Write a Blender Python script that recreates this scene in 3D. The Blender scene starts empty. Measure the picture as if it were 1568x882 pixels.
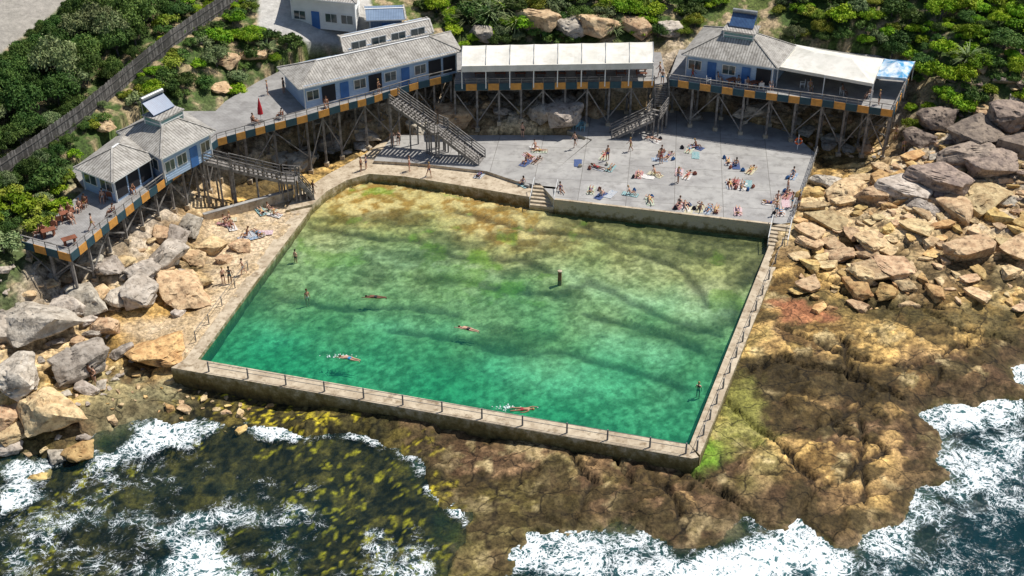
import bpy, bmesh, math, random
import numpy as np
from mathutils import Vector, Matrix, Quaternion, noise
random.seed(7); np.random.seed(7)
scene=bpy.context.scene
# ------------------------------------------------------------------ camera
H=65.0; TH=math.radians(33); F=1929.0
CAM=Vector((0,-100,H))
FW=Vector((0,math.cos(TH),-math.sin(TH))); UP=Vector((0,math.sin(TH),math.cos(TH)))
cd=bpy.data.cameras.new("camera"); cam=bpy.data.objects.new("camera",cd); scene.collection.objects.link(cam)
cam.location=CAM; cam.rotation_euler=(math.radians(90)-TH,0,0)
cd.sensor_width=36; cd.lens=F/1568*36; cd.clip_end=8000; cd.clip_start=1
scene.camera=cam
def ray(u,v): return FW+Vector(((u-784)/F,0,0))+UP*((441-v)/F)
def S(u,v,z=0.0):
    """survey: plan position of a point of known elevation z"""
    d=ray(u,v); t=(z-H)/d.z
    return CAM+d*t
def S2(pts,z): return [tuple(S(u,v,z).xy) for u,v in pts]
# ------------------------------------------------------------------ light
sd=Vector((0.80,0.42,0)).normalized()*math.cos(math.radians(60)); sd.z=math.sin(math.radians(60))
L=bpy.data.lights.new("sun","SUN"); L.energy=5.0; L.angle=math.radians(0.5); L.color=(1,0.95,0.87)
lo=bpy.data.objects.new("sun",L); scene.collection.objects.link(lo); lo.rotation_euler=(-sd).to_track_quat('-Z','Y').to_euler(); lo.location=(0,0,80)
w=bpy.data.worlds.new("World"); scene.world=w; w.use_nodes=True
nt=w.node_tree; bg=nt.nodes['Background']; sk=nt.nodes.new('ShaderNodeTexSky'); sk.sky_type='NISHITA'; sk.sun_disc=False
sk.sun_elevation=math.radians(60); sk.sun_rotation=math.atan2(sd.x,sd.y); nt.links.new(sk.outputs[0],bg.inputs[0]); bg.inputs[1].default_value=0.09
scene.view_settings.view_transform='Standard'; scene.view_settings.look='None'; scene.view_settings.exposure=0
# ------------------------------------------------------------------ materials
def nodes(m):
    m.use_nodes=True; nt=m.node_tree; return nt,nt.nodes,nt.links,nt.nodes['Principled BSDF']
MC={}
def mk(name,c1,c2=None,scale=1.5,rough=0.8,bump=0.0,stripe=0,sdark=0.6,spec=0.3,metal=0,objrand=0,grime=None,joints=None,det=3):
    if name in MC: return MC[name]
    m=bpy.data.materials.new(name); nt,N,K,P=nodes(m)
    c2=c2 or tuple(x*0.8 for x in c1)
    g=N.new('ShaderNodeNewGeometry'); n=N.new('ShaderNodeTexNoise'); n.inputs['Scale'].default_value=scale; n.inputs['Detail'].default_value=det; n.inputs['Roughness'].default_value=0.65
    K.new(g.outputs['Position'],n.inputs['Vector'])
    r=N.new('ShaderNodeMapRange'); r.inputs[1].default_value=0.38; r.inputs[2].default_value=0.62; K.new(n.outputs[0],r.inputs[0])
    mx=N.new('ShaderNodeMix'); mx.data_type='RGBA'; mx.inputs[6].default_value=(*c1,1); mx.inputs[7].default_value=(*c2,1); K.new(r.outputs[0],mx.inputs[0])
    out=mx.outputs[2]
    if stripe:
        uv=N.new('ShaderNodeUVMap'); wv=N.new('ShaderNodeTexWave'); wv.bands_direction='X'; wv.inputs['Scale'].default_value=stripe; wv.inputs['Distortion'].default_value=0.0
        K.new(uv.outputs[0],wv.inputs[0])
        m2=N.new('ShaderNodeMix'); m2.data_type='RGBA'; m2.blend_type='MULTIPLY'; m2.inputs[0].default_value=1
        rr=N.new('ShaderNodeMapRange'); rr.inputs[1].default_value=0; rr.inputs[2].default_value=0.5; rr.inputs[3].default_value=sdark; rr.inputs[4].default_value=1; K.new(wv.outputs[1],rr.inputs[0])
        K.new(out,m2.inputs[6]); K.new(rr.outputs[0],m2.inputs[7]); out=m2.outputs[2]
    if joints:
        br=N.new('ShaderNodeTexBrick'); br.inputs['Scale'].default_value=1; br.inputs['Brick Width'].default_value=joints; br.inputs['Row Height'].default_value=joints*.8; br.inputs['Mortar Size'].default_value=.035; br.offset=0
        br.inputs['Color1'].default_value=(1,1,1,1); br.inputs['Color2'].default_value=(.88,.88,.87,1); br.inputs['Mortar'].default_value=(.5,.49,.47,1)
        mp=N.new('ShaderNodeMapping'); mp.inputs['Rotation'].default_value=(0,0,.12); K.new(g.outputs['Position'],mp.inputs[0]); K.new(mp.outputs[0],br.inputs['Vector'])
        m4=N.new('ShaderNodeMix'); m4.data_type='RGBA'; m4.blend_type='MULTIPLY'; m4.inputs[0].default_value=1; K.new(out,m4.inputs[6]); K.new(br.outputs[0],m4.inputs[7]); out=m4.outputs[2]
    if grime:
        n3=N.new('ShaderNodeTexNoise'); n3.inputs['Scale'].default_value=grime[0]; n3.inputs['Detail'].default_value=5; n3.inputs['Roughness'].default_value=.7; K.new(g.outputs['Position'],n3.inputs['Vector'])
        r3=N.new('ShaderNodeMapRange'); r3.inputs[1].default_value=0.5; r3.inputs[2].default_value=0.66; r3.inputs[4].default_value=grime[2]; K.new(n3.outputs[0],r3.inputs[0])
        m3=N.new('ShaderNodeMix'); m3.data_type='RGBA'; m3.inputs[7].default_value=(*grime[1],1); K.new(r3.outputs[0],m3.inputs[0]); K.new(out,m3.inputs[6]); out=m3.outputs[2]
    if objrand:
        oi=N.new('ShaderNodeObjectInfo'); hs=N.new('ShaderNodeHueSaturation'); mr=N.new('ShaderNodeMapRange'); mr.inputs[3].default_value=1-objrand; mr.inputs[4].default_value=1+objrand
        K.new(oi.outputs['Random'],mr.inputs[0]); K.new(mr.outputs[0],hs.inputs['Value']); 
        mr2=N.new('ShaderNodeMapRange'); mr2.inputs[3].default_value=0.5-objrand*0.06; mr2.inputs[4].default_value=0.5+objrand*0.06; ml=N.new('ShaderNodeMath'); ml.operation='FRACT'; mm=N.new('ShaderNodeMath'); mm.operation='MULTIPLY'; mm.inputs[1].default_value=7.3
        K.new(oi.outputs['Random'],mm.inputs[0]); K.new(mm.outputs[0],ml.inputs[0]); K.new(ml.outputs[0],mr2.inputs[0]); K.new(mr2.outputs[0],hs.inputs['Hue'])
        K.new(out,hs.inputs['Color']); out=hs.outputs[0]
    K.new(out,P.inputs['Base Color'])
    P.inputs['Roughness'].default_value=rough; P.inputs['Specular IOR Level'].default_value=spec; P.inputs['Metallic'].default_value=metal
    if bump:
        b=N.new('ShaderNodeBump'); b.inputs['Strength'].default_value=bump; b.inputs['Distance'].default_value=0.15; n2=N.new('ShaderNodeTexNoise'); n2.inputs['Scale'].default_value=scale*3; n2.inputs['Detail'].default_value=3
        K.new(g.outputs['Position'],n2.inputs['Vector']); K.new(n2.outputs[0],b.inputs['Height']); K.new(b.outputs[0],P.inputs['Normal'])
    MC[name]=m; return m
M_roof=mk('roof_fibre_cement',(0.50,0.475,0.43),(0.34,0.32,0.29),0.8,0.85,0,stripe=1.0,sdark=0.5,grime=(2.5,(0.17,0.155,0.13),0.8))
M_blue=mk('pale_blue_weatherboard',(0.40,0.52,0.68),(0.34,0.46,0.62),1,0.6)
M_bluetrim=mk('blue_trim',(0.05,0.16,0.42),None,1,0.5)
M_white=mk('white_paint',(0.78,0.78,0.76),(0.7,0.7,0.68),0.8,0.6)
M_fabric=mk('white_canvas',(0.78,0.75,0.68),(0.64,0.62,0.55),0.5,0.7,0.15,grime=(.7,(.5,.47,.4),.5))
M_glass=mk('window_glass',(0.03,0.05,0.06),(0.06,0.09,0.1),1,0.08,spec=0.8)
M_dark=mk('painted_interior_shade',(0.03,0.03,0.035),None,1,0.9)  # near-black colour standing in for the shade of interiors
M_deck=mk('grey_deck_boards',(0.37,0.36,0.345),(0.27,0.26,0.25),0.7,0.85,0,stripe=2.2,sdark=0.7,grime=(1.2,(0.2,0.19,0.18),0.5))
M_timber=mk('weathered_timber',(0.29,0.27,0.25),(0.13,0.12,0.11),2,0.9)
M_timberd=mk('dark_timber',(0.13,0.12,0.11),(0.08,0.075,0.07),2,0.9)
M_orange=mk('orange_panel',(0.66,0.32,0.07),(0.5,0.24,0.06),2,0.6)
M_navy=mk('navy_panel',(0.02,0.06,0.09),(0.03,0.08,0.1),2,0.6)
M_conc=mk('grey_concrete',(0.43,0.42,0.40),(0.33,0.32,0.31),0.35,0.9,0,grime=(0.9,(0.2,0.19,0.18),0.6),joints=5.0)
M_conct=mk('tan_concrete',(0.58,0.49,0.36),(0.42,0.34,0.24),0.8,0.9,0.2,grime=(1.5,(0.20,0.14,0.08),0.8))
M_steel=mk('galvanised_steel',(0.35,0.36,0.36),None,2,0.5,metal=0.6)
M_rail=mk('grey_painted_rail',(0.2,0.2,0.2),None,2,0.6)
M_teal=mk('teal_clerestory_glass',(0.10,0.28,0.28),(0.2,0.33,0.32),1.5,0.15,spec=0.7)
M_solar=mk('solar_panel_glass',(0.05,0.10,0.22),(0.08,0.16,0.3),1,0.2,spec=0.7,stripe=2,sdark=0.4)
M_red=mk('red_canvas',(0.5,0.02,0.03),None,2,0.7)
M_wood=mk('brown_wood',(0.25,0.09,0.05),(0.16,0.06,0.03),2,0.7)
def mk_wall():
    m=bpy.data.materials.new('stained_sea_wall'); nt,N,K,P=nodes(m)
    g=N.new('ShaderNodeNewGeometry'); n=N.new('ShaderNodeTexNoise'); n.inputs['Scale'].default_value=1.3; n.inputs['Detail'].default_value=6; n.inputs['Roughness'].default_value=.72; K.new(g.outputs['Position'],n.inputs[0])
    sp=N.new('ShaderNodeSeparateXYZ'); K.new(g.outputs['Position'],sp.inputs[0])
    a=N.new('ShaderNodeMath'); a.operation='MULTIPLY_ADD'; a.inputs[1].default_value=4.2; K.new(n.outputs[0],a.inputs[0]); K.new(sp.outputs[2],a.inputs[2])
    cr=N.new('ShaderNodeValToRGB')
    mr=N.new('ShaderNodeMapRange'); mr.inputs[1].default_value=0.4; mr.inputs[2].default_value=2.8; K.new(a.outputs[0],mr.inputs[0]); K.new(mr.outputs[0],cr.inputs[0])
    e=cr.color_ramp.elements; e[0].color=(0.035,0.025,0.008,1); e[1].color=(0.5,0.43,0.3,1); e[1].position=0.95
    for p,c in ((0.3,(0.11,0.08,0.02,1)),(0.55,(0.19,0.145,0.05,1)),(0.76,(0.30,0.25,0.13,1))):
        q=e.new(p); q.color=c
    K.new(cr.outputs[0],P.inputs['Base Color']); P.inputs['Roughness'].default_value=.85
    b=N.new('ShaderNodeBump'); b.inputs['Strength'].default_value=.8; b.inputs['Distance'].default_value=.3; K.new(n.outputs[0],b.inputs['Height']); K.new(b.outputs[0],P.inputs['Normal'])
    return m
M_wall=mk_wall()
# ------------------------------------------------------------------ mesh builder
class MB:
    def __init__(s): s.parts={}
    def add(s,part,verts,faces,mat):
        p=s.parts.setdefault(part,[[],[],[],[]]); o=len(p[0]); p[0]+= [tuple(v) for v in verts]
        if mat not in p[3]: p[3].append(mat)
        mi=p[3].index(mat)
        for f in faces: p[1].append([i+o for i in f]); p[2].append(mi)
    def prism(s,part,poly,z0,z1,mat,side=None):
        n=len(poly); a=sum(poly[i][0]*poly[(i+1)%n][1]-poly[(i+1)%n][0]*poly[i][1] for i in range(n))
        if a<0: poly=poly[::-1]
        z0s=z0 if isinstance(z0,(list,tuple)) else [z0]*n
        v=[(p[0],p[1],z0s[i]) for i,p in enumerate(poly)]+[(p[0],p[1],z1) for p in poly]
        s.add(part,v,[list(range(n,2*n))],mat)
        s.add(part,v,[list(range(n))[::-1]]+[[i,(i+1)%n,(i+1)%n+n,i+n] for i in range(n)],side or mat)
    def beam(s,part,p,q,w,h,mat):
        p=Vector(p);q=Vector(q); d=(q-p)
        if d.length<1e-4: return
        d.normalize(); r=d.cross(Vector((0,0,1)))
        if r.length<0.05: r=Vector((1,0,0))
        r.normalize(); u=r.cross(d).normalized(); r*=w/2; u*=h/2
        v=[p-r-u,p+r-u,p+r+u,p-r+u,q-r-u,q+r-u,q+r+u,q-r+u]
        s.add(part,v,[[0,1,2,3],[7,6,5,4],[0,4,5,1],[1,5,6,2],[2,6,7,3],[3,7,4,0]],mat)
    def box(s,part,c,size,mat,yaw=0):
        c=Vector(c); dx=Vector((math.cos(yaw),math.sin(yaw),0))*size[0]/2
        s.beam(part,c-dx,c+dx,size[1],size[2],mat)
    def cyl(s,part,p,q,r0,r1,mat,n=8):
        p=Vector(p);q=Vector(q);d=(q-p).normalized(); a=d.orthogonal().normalized(); b=d.cross(a)
        v=[];
        for i in range(n):
            t=2*math.pi*i/n; e=a*math.cos(t)+b*math.sin(t); v+=[p+e*r0,q+e*r1]
        s.add(part,v,[[2*i,(2*i+2)%(2*n),(2*i+3)%(2*n),2*i+1] for i in range(n)]+[[2*i for i in range(n)][::-1],[2*i+1 for i in range(n)]],mat)
    def finish(s,name,smooth=False,origin=None):
        allv=[v for p in s.parts.values() for v in p[0]]
        c=Vector(origin) if origin else Vector([sum(x)/len(allv) for x in zip(*allv)])
        if not origin: c.z=min(v[2] for v in allv)
        obs=[]
        for pn,(v,f,mi,mats) in s.parts.items():
            me=bpy.data.meshes.new(pn); me.from_pydata([Vector(x)-c for x in v],[],f); 
            for m in mats: me.materials.append(m)
            me.polygons.foreach_set('material_index',mi); me.update()
            uv=me.uv_layers.new(name='UVMap')
            for poly in me.polygons:
                nn=poly.normal
                t=Vector((0,0,1)).cross(nn)
                if t.length<0.05: t=Vector((1,0,0))
                t.normalize(); b=nn.cross(t)
                for li in poly.loop_indices:
                    co=me.vertices[me.loops[li].vertex_index].co+c
                    uv.data[li].uv=(co.dot(t),co.dot(b))
            if smooth: me.polygons.foreach_set('use_smooth',[True]*len(me.polygons))
            o=bpy.data.objects.new(pn,me); scene.collection.objects.link(o); obs.append(o)
        if len(obs)==1: obs[0].name=name; obs[0].location=c; return obs[0]
        e=bpy.data.objects.new(name,None); scene.collection.objects.link(e); e.location=c; e.empty_display_size=.3
        for o in obs: o.parent=e
        return e
# ------------------------------------------------------------------ numpy noise
def h2(ix,iy,s):
    n=(ix.astype(np.int64)*374761393+iy.astype(np.int64)*668265263+s*144269504)&0xffffffff
    n=((n^(n>>13))*1274126177)&0xffffffff; n=n^(n>>16); return (n&0xffffff)/float(0xffffff)
def vn(x,y,s=0):
    ix=np.floor(x);iy=np.floor(y);fx=x-ix;fy=y-iy; fx=fx*fx*(3-2*fx);fy=fy*fy*(3-2*fy)
    return (h2(ix,iy,s)*(1-fx)+h2(ix+1,iy,s)*fx)*(1-fy)+(h2(ix,iy+1,s)*(1-fx)+h2(ix+1,iy+1,s)*fx)*fy
def fbm(x,y,sc,o=5,s=0):
    r=0;a=.5;t=0
    for i in range(o): r=r+a*vn(x*sc+17.3*i,y*sc-9.1*i,s+i); t+=a; a*=.55; sc*=2.03
    return r/t
def voro(x,y,s=0):
    ix=np.floor(x);iy=np.floor(y); F1=np.full(x.shape,9.);F2=F1.copy();C=np.zeros(x.shape)
    for i in(-1,0,1):
        for j in(-1,0,1):
            cx=ix+i;cy=iy+j; px=cx+h2(cx,cy,s);py=cy+h2(cx,cy,s+5); d=np.hypot(px-x,py-y); c=h2(cx,cy,s+9)
            n=d<F1; F2=np.where(n,F1,np.minimum(F2,d)); C=np.where(n,c,C); F1=np.where(n,d,F1)
    return F1,F2,C
def ss(a,b,x): t=np.clip((x-a)/(b-a),0,1); return t*t*(3-2*t)
def sdp(x,y,poly,closed=True):
    d=np.full(x.shape,1e9); ins=np.zeros(x.shape,bool); n=len(poly)
    for i in range(n if closed else n-1):
        ax,ay=poly[i];bx,by=poly[(i+1)%n]; ex,ey=bx-ax,by-ay; l=ex*ex+ey*ey+1e-9
        t=np.clip(((x-ax)*ex+(y-ay)*ey)/l,0,1); d=np.minimum(d,np.hypot(x-ax-t*ex,y-ay-t*ey))
        if ay!=by and closed:
            c=((ay>y)!=(by>y))&(x<(bx-ax)*(y-ay)/(by-ay)+ax); ins^=c
    return np.where(ins,d,-d)
# ------------------------------------------------------------------ plan polygons
SEA=-1.6; DZ=6.5
POOL=S2([(300,551),(1057,682),(1182,375),(1180,362),(848,322),(815,320),(700,298),(620,283),(570,277),(525,289),(492,309),(470,330),(400,421)],0)
CONC=S2([(850,307),(1183,345),(1213,340),(1250,236),(1215,205),(1100,170),(900,165),(868,200),(907,214),(826,280)],1.3)
PROM=S2([(478,313),(500,293),(530,276),(565,266),(620,270),(700,283),(815,302),(850,308),(826,284),(905,216),(870,205),(750,205),(600,205),(560,235),(500,268),(452,300),(437,322)],0.65)
SEAP=S2([(-200,690),(40,690),(100,700),(150,660),(230,632),(330,645),(420,655),(470,665),(560,665),(640,700),(660,745),(715,790),(690,840),(670,900),(700,960),(760,900),(800,805),(900,805),(960,800),(1030,842),(1085,832),(1140,785),(1180,808),(1225,792),(1275,840),(1370,805),(1415,755),(1460,722),(1440,675),(1410,635),(1450,622),(1500,622),(1575,605),(1550,560),(1620,545),(1900,580),(2400,1300),(-900,1300),(-500,690)],-1.4)
KELP=S2([(-100,740),(60,700),(200,680),(300,605),(420,610),(600,650),(650,710),(690,760),(680,960),(-200,960)],-1.6)
deckL_front=[(33,368),(107,388),(165,340),(215,300),(262,265),(300,238),(332,212),(375,200),(420,188),(470,175),(520,160),(560,150),(597,138),(640,125),(692,113)]
deckM_front=[(696,128),(1002,123)]
deckR_front=[(1022,120),(1140,137),(1260,152),(1368,168),(1401,98)]
fL=S2(deckL_front,7.0); fM=S2(deckM_front,7.0); fR=S2(deckR_front,7.0)
DL=fL+S2([(700,70),(640,60),(520,75),(430,108),(395,125),(345,155),(330,170),(255,170),(190,200),(110,262),(130,290)],DZ)
DM=[fM[0],fM[1]]+[fR[0]]+S2([(1012,80),(700,76)],DZ)
DR=[p for p in fR]+S2([(1345,85),(1215,72),(1040,76)],DZ)
# ------------------------------------------------------------------ terrain
cp=[(0,882,-3),(300,882,-3),(600,882,-2.6),(0,760,-2.2),(300,740,-2.2),(550,760,-2),(200,650,-1.4),(350,620,-1.4),(550,660,-1.3),(700,700,-1.0),(800,740,-.9),(900,800,-1.1),(1000,720,-0.5),(1000,830,-1.3),(1150,760,-0.9),(1100,690,-0.1),(1300,780,-1.1),(1250,680,-0.3),(1150,600,0),(1350,650,-0.5),(1400,720,-1.2),(1200,520,0.2),(1350,540,0.3),(1500,560,0.0),(1250,440,0.6),(1400,450,0.9),(1560,460,0.8),(1230,380,0.8),(1300,350,1.2),(1450,350,1.8),(1560,330,2.0),(1280,280,1.3),(1400,270,2.5),(1560,230,4.0),(1500,180,5.0),(1420,180,4),(1450,130,7),(1568,120,8),(1450,50,10),(1568,20,12),(1300,30,9.5),(1200,20,9),(1100,10,9),(1000,30,8.5),(850,30,8.5),(900,0,10),(750,20,8.5),(660,10,8.5),
(1030,66,6.6),(850,64,6.4),(1250,55,7.5),(1390,70,7.5),(850,200,1.2),(850,165,3.),(1200,180,1.8),(1300,200,1.3),(1100,160,3),(950,165,3),(1100,200,1.0),(1350,210,1.5),(1350,130,4.5),(600,200,1.0),(500,215,1.0),(550,180,3),(450,225,1.2),(400,215,3),(350,270,1.5),(330,250,3),(300,320,1.5),(250,330,3),(240,400,1.5),(180,420,2),(150,380,4),(100,440,2),(60,420,4),(130,490,1),(0,480,2.5),(50,560,1),(0,620,0.3),(120,600,-0.3),(200,590,-0.8),(200,520,0.3),(270,500,0.3),(300,460,0.5),(380,370,0.6),(400,330,0.8),(0,400,6),(30,330,6.3),(100,270,6.4),
(0,300,7.5),(100,230,7.5),(150,180,8.5),(0,200,9),(0,100,12),(100,100,11),(200,150,8.5),(250,60,11.5),(0,40,14),(100,10,14),(300,100,9),(350,60,9.6),(400,100,7.5),(300,150,7.2),(450,60,9),(470,30,10),(450,0,10.5),(550,0,10.5),(380,130,6.3),(600,40,8.2),(560,90,6.2),(280,190,6.2)]
C=[(*S(u,v,z).xy,z) for u,v,z in cp]+[(-150,150,17),(0,160,15),(150,150,17),(-120,20,9),(-110,-40,-2),(110,-10,-1),(120,40,6),(0,-80,-5),(100,-60,-5)]
C=np.array(C); A=np.hypot(C[:,0][:,None]-C[:,0],C[:,1][:,None]-C[:,1]); n=len(C)
MA=np.zeros((n+1,n+1)); MA[:n,:n]=A; MA[:n,n]=1; MA[n,:n]=1; W=np.linalg.solve(MA,np.append(C[:,2],0))
def rbf(x,y):
    r=np.full(x.shape,W[n])
    for i in range(n): r+=W[i]*np.hypot(x-C[i,0],y-C[i,1])
    return r
RS=0.24
ax=np.arange(-84,84,RS); ay=np.arange(-46,104,RS)
xs=np.concatenate([[-3000,-900,-350,-170,-110,-92],ax,[92,110,170,350,900,3000]]); ys=np.concatenate([[-3000,-700,-200,-90,-60],ay,[112,130,180,350,900,3000]])
X,Y=np.meshgrid(xs,ys)
Zb=np.clip(rbf(X,Y),-6,17)
sea=sdp(X,Y,SEAP); sean=sea+(fbm(X,Y,.35,5,3)-.5)*2.8
fn=fbm(X,Y,.9,5,21); fb=fbm(X,Y,.16,4,31); fs=fbm(X,Y,2.2,4,51)
wx=X+ (fbm(X,Y,.3,4,11)-.5)*2.2; wy=Y+(fbm(X,Y,.3,4,12)-.5)*2.2
ca,sa=math.cos(.5),math.sin(.5); rx=wx*ca+wy*sa; ry=-wx*sa+wy*ca
F1,F2,CC=voro(rx/6.0,ry/3.4,2); crack=1-ss(0.015,0.07,F2-F1)
G1,G2,GC=voro(rx/1.7+7,ry/1.1,6); crack2=1-ss(0,.12,G2-G1)
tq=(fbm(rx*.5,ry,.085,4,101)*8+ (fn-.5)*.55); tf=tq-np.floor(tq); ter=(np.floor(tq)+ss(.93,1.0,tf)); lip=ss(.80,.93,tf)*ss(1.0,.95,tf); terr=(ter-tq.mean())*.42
hcel=h2(np.floor(tq),np.floor(tq)*0,7); slab=CC
J=[[(1100,600),(1180,660),(1240,722)],[(1175,662),(1280,640),(1335,600)],[(1290,650),(1362,680),(1250,742),(1218,790)],[(1050,705),(1140,762),(1180,790)],[(880,688),(905,720),(878,800)],[(1000,715),(1040,765),(1052,830)],[(940,680),(965,725)],[(730,712),(805,762),(860,790)],[(1190,500),(1290,540),(1400,560),(1495,515)],[(1290,515),(1302,565)],[(1380,465),(1455,505),(1568,520)],[(1150,565),(1190,545),(1280,562),(1385,603)],[(1230,420),(1330,470),(1440,480)],[(760,745),(745,820)],[(960,760),(1060,735)],[(1320,640),(1330,760)],[(1440,560),(1420,600)]]
jd=np.full(X.shape,1e9); jx=X+(fn-.5)*1.2; jy=Y+(fbm(X,Y,.9,4,22)-.5)*1.2
for p in J: jd=np.minimum(jd,-sdp(jx,jy,S2(p,-.2),False))
joint=1-ss(.08,.32,jd)
Z=Zb.copy()
land=ss(-1,1,-sean)
rocky=land*(1-ss(5.5,7.5,Zb)); low=rocky*(1-ss(1.2,2.2,Zb))
Z+=low*(terr*.75+(fn-.5)*.08+(slab-.5)*.22+(fs-.5)*.05)+(rocky-low)*((CC-.5)*.7+(GC-.5)*.4-crack2*.25+(fn-.5)*.5)
Z-=rocky*(joint*.6+crack*.16)
Z+=(1-rocky)*(fn-.5)*.6
zshore=SEA+.15+np.maximum(-sean,0)*.42+np.maximum(0,-sean-4)*3
Z=np.where(sean>0,np.minimum(Z,SEA-.10-.20*np.minimum(sean,9)+(fn-.5)*.6),np.clip(Z,SEA+.1+(fn-.5)*.35,np.maximum(zshore+(fn-.5)*.3,SEA+.12)))
pd=sdp(X,Y,POOL); cdn=sdp(X,Y,CONC); prm=sdp(X,Y,PROM); dl=sdp(X,Y,DL); dm=sdp(X,Y,DM); dr=sdp(X,Y,DR)
n0=np.array(POOL[0]);n1=np.array(POOL[1]); e=(n1-n0)/np.linalg.norm(n1-n0); near=(X-n0[0])*(-e[1])+(Y-n0[1])*e[0]; along=(X-n0[0])*e[0]+(Y-n0[1])*e[1]
tp=np.clip(near/33+ (fbm(X,Y,.10,4,41)-.5)*.45,0,1)
tb=tp*6+(fn-.5)*.9; band=np.floor(tb)/6
PL=[[(640,425),(700,428),(760,445),(850,452),(900,432),(950,455),(1030,492),(1105,512)],[(480,350),(560,365),(640,372),(700,395),(800,402),(850,420)],[(600,500),(680,512),(760,532),(880,540),(1000,572),(1060,592)],[(880,342),(940,382),(1000,400),(1045,415),(1085,470)],[(430,455),(520,470),(640,468),(700,480)],[(900,480),(1000,505),(1070,530)],[(700,330),(820,360),(960,372),(1120,400)]]
pld=np.full(X.shape,1e9)
for p in PL: pld=np.minimum(pld,-sdp(jx,jy,S2(p,-.8),False))
pln=ss(.75,.1,pld-(fs-.5)*.8)
pf=-1.42+1.15*(.5*tp+.5*band)+(fn-.5)*.16-.15*pln
dk=np.maximum(np.maximum(dl,dm),dr)
Z=np.where((cdn>0.3),np.minimum(Z,.6),Z); Z=np.where(prm>0.3,np.minimum(Z,.35),Z)
Z=np.where(dk>-.3,np.minimum(Z,5.75+ (fn-.5)*.5),Z)
LB=S2([(300,475),(318,425),(312,345),(445,302),(480,312),(470,330),(303,551),(262,545),(170,500)],0.5)
lb=sdp(X,Y,LB); lbm=ss(-1.2,1.2,lb+(fn-.5)*1.5); Z=Z*(1-lbm*.85)+(.45+(fn-.5)*.2)*lbm*.85
DRIVE=S2([(395,50),(400,5),(430,-30),(560,-30),(575,45),(515,46),(470,52)],9.6)
ROAD=S2([(-80,100),(0,58),(60,30),(120,-10),(130,-60),(60,-60),(-20,10),(-80,50)],14.2)
drv=sdp(X,Y,DRIVE); rod=sdp(X,Y,ROAD); fm=ss(-.6,.2,np.maximum(drv,rod)); Z=Z*(1-fm)+(Zb+.05)*fm
Z=np.where(pd>-.4,pf,Z)
def lin(a): return np.array(a,float)
col=np.zeros(X.shape+(3,)); 
def bl(m,c):
    global col
    m=m[...,None]; c=np.array(c); col=col*(1-m)+c*m
def mixc(t,a,b): return lin(a)*(1-t[...,None])+lin(b)*t[...,None]
bl(np.ones(X.shape),mixc(ss(.45,.62,fn),(.10,.13,.03),(.38,.29,.17)))
hz=Z+(fb-.5)*1.6
tone=fn*.40+fs*.25+hcel*.18+slab*.2
tan=mixc(ss(.35,.62,tone),(.30,.20,.10),(.66,.49,.27))
ochre=mixc(ss(.36,.60,tone),(.17,.10,.03),(.68,.44,.15))
red=mixc(ss(.38,.62,tone),(.085,.048,.024),(.30,.185,.095))
oliv=mixc(ss(.4,.6,tone),(.11,.085,.022),(.36,.29,.11))
om=ss(.50,.60,fbm(X,Y,.10,4,141))[...,None]
rmask=ss(-.1,-.9,hz)[...,None]; shelf=(red*(1-om)+oliv*om)*rmask+ochre*(1-rmask)
rk=(ss(.4,1.2,hz))[...,None]; rc=tan*rk+shelf*(1-rk)
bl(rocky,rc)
gm=rocky*ss(1.6,3.0,Z+(fn-.5)*2)
bl(gm*.7,mixc(ss(.4,.6,fn),(.17,.145,.12),(.44,.39,.33)))
bl(low*ss(.58,.66,fbm(X,Y,.5,5,121))*.6,mixc(ss(.3,.6,fs),(.32,.25,.10),(.58,.46,.24)))
wd_=fbm(X*.8,Y*1.2,.33,6,131)
bl(low*ss(.545,.59,wd_)*.85*(1-ss(.7,1.4,Z)),mixc(fs,(.02,.016,.005),(.08,.055,.018)))
bl(low*lip*.75,(.05,.032,.014)); bl(rocky*np.clip(joint*.95+crack*.35,0,1),(.022,.016,.008))  # ledge lips darkened: algae plus edge shadow painted into the colour
for pg,c,wd,al_ in (([(1135,560),(1190,535),(1290,545),(1380,572),(1385,610),(1240,606),(1160,590)],(.035,.024,.008),.9,.93),([(1190,440),(1300,455),(1430,468),(1568,468),(1568,515),(1470,505),(1330,492),(1200,480)],(.07,.055,.018),1.6,.85),([(1180,455),(1260,465),(1290,490),(1200,490)],(.36,.14,.07),.7,.8),([(1075,655),(1110,660),(1105,700),(1065,700)],(.13,.28,.02),.9,.85),([(1090,570),(1150,575),(1180,650),(1110,690),(1085,655)],(.22,.22,.05),1.2,.7),([(160,480),(320,440),(300,500),(250,545),(150,520)],(.42,.25,.07),1.0,.75),([(150,560),(250,570),(380,600),(340,640),(150,640),(110,620)],(.28,.26,.14),1.4,.75)):
    d=sdp(X,Y,S2(pg,0.1)); bl(ss(-wd,wd,d+(fn-.5)*wd*3)*al_,np.array(c)*(.4+.6*fn[...,None]+.6*fs[...,None]))
bl(lbm*.9,mixc(ss(.4,.62,fn*.6+fs*.4),(.62,.49,.33),(.44,.33,.20)))
bl(land*ss(-4.0,0,sean+(fn-.5)*4)*.75,mixc(fs,(.035,.028,.010),(.075,.05,.022)))
bl(land*(1-lbm)*ss(-3.5,0,-np.abs(near+2)*1.2)*ss(60,0,along)*(near<.3)*(along>0)*.6,(.05,.035,.012))
kp=sdp(X,Y,KELP); km=ss(-1.5,1.5,kp+(fn-.5)*5)
bl(km,mixc(ss(.4,.6,fs),(.012,.012,.005),(.06,.05,.015)))
bl(km*ss(.59,.65,fbm(X,Y,2.6,3,61))*ss(.48,.58,fbm(X,Y,.3,4,62)),(.56,.46,.03))
bl(km*ss(.60,.68,fbm(X,Y,.8,4,63))*.8,(.17,.13,.03))
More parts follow.
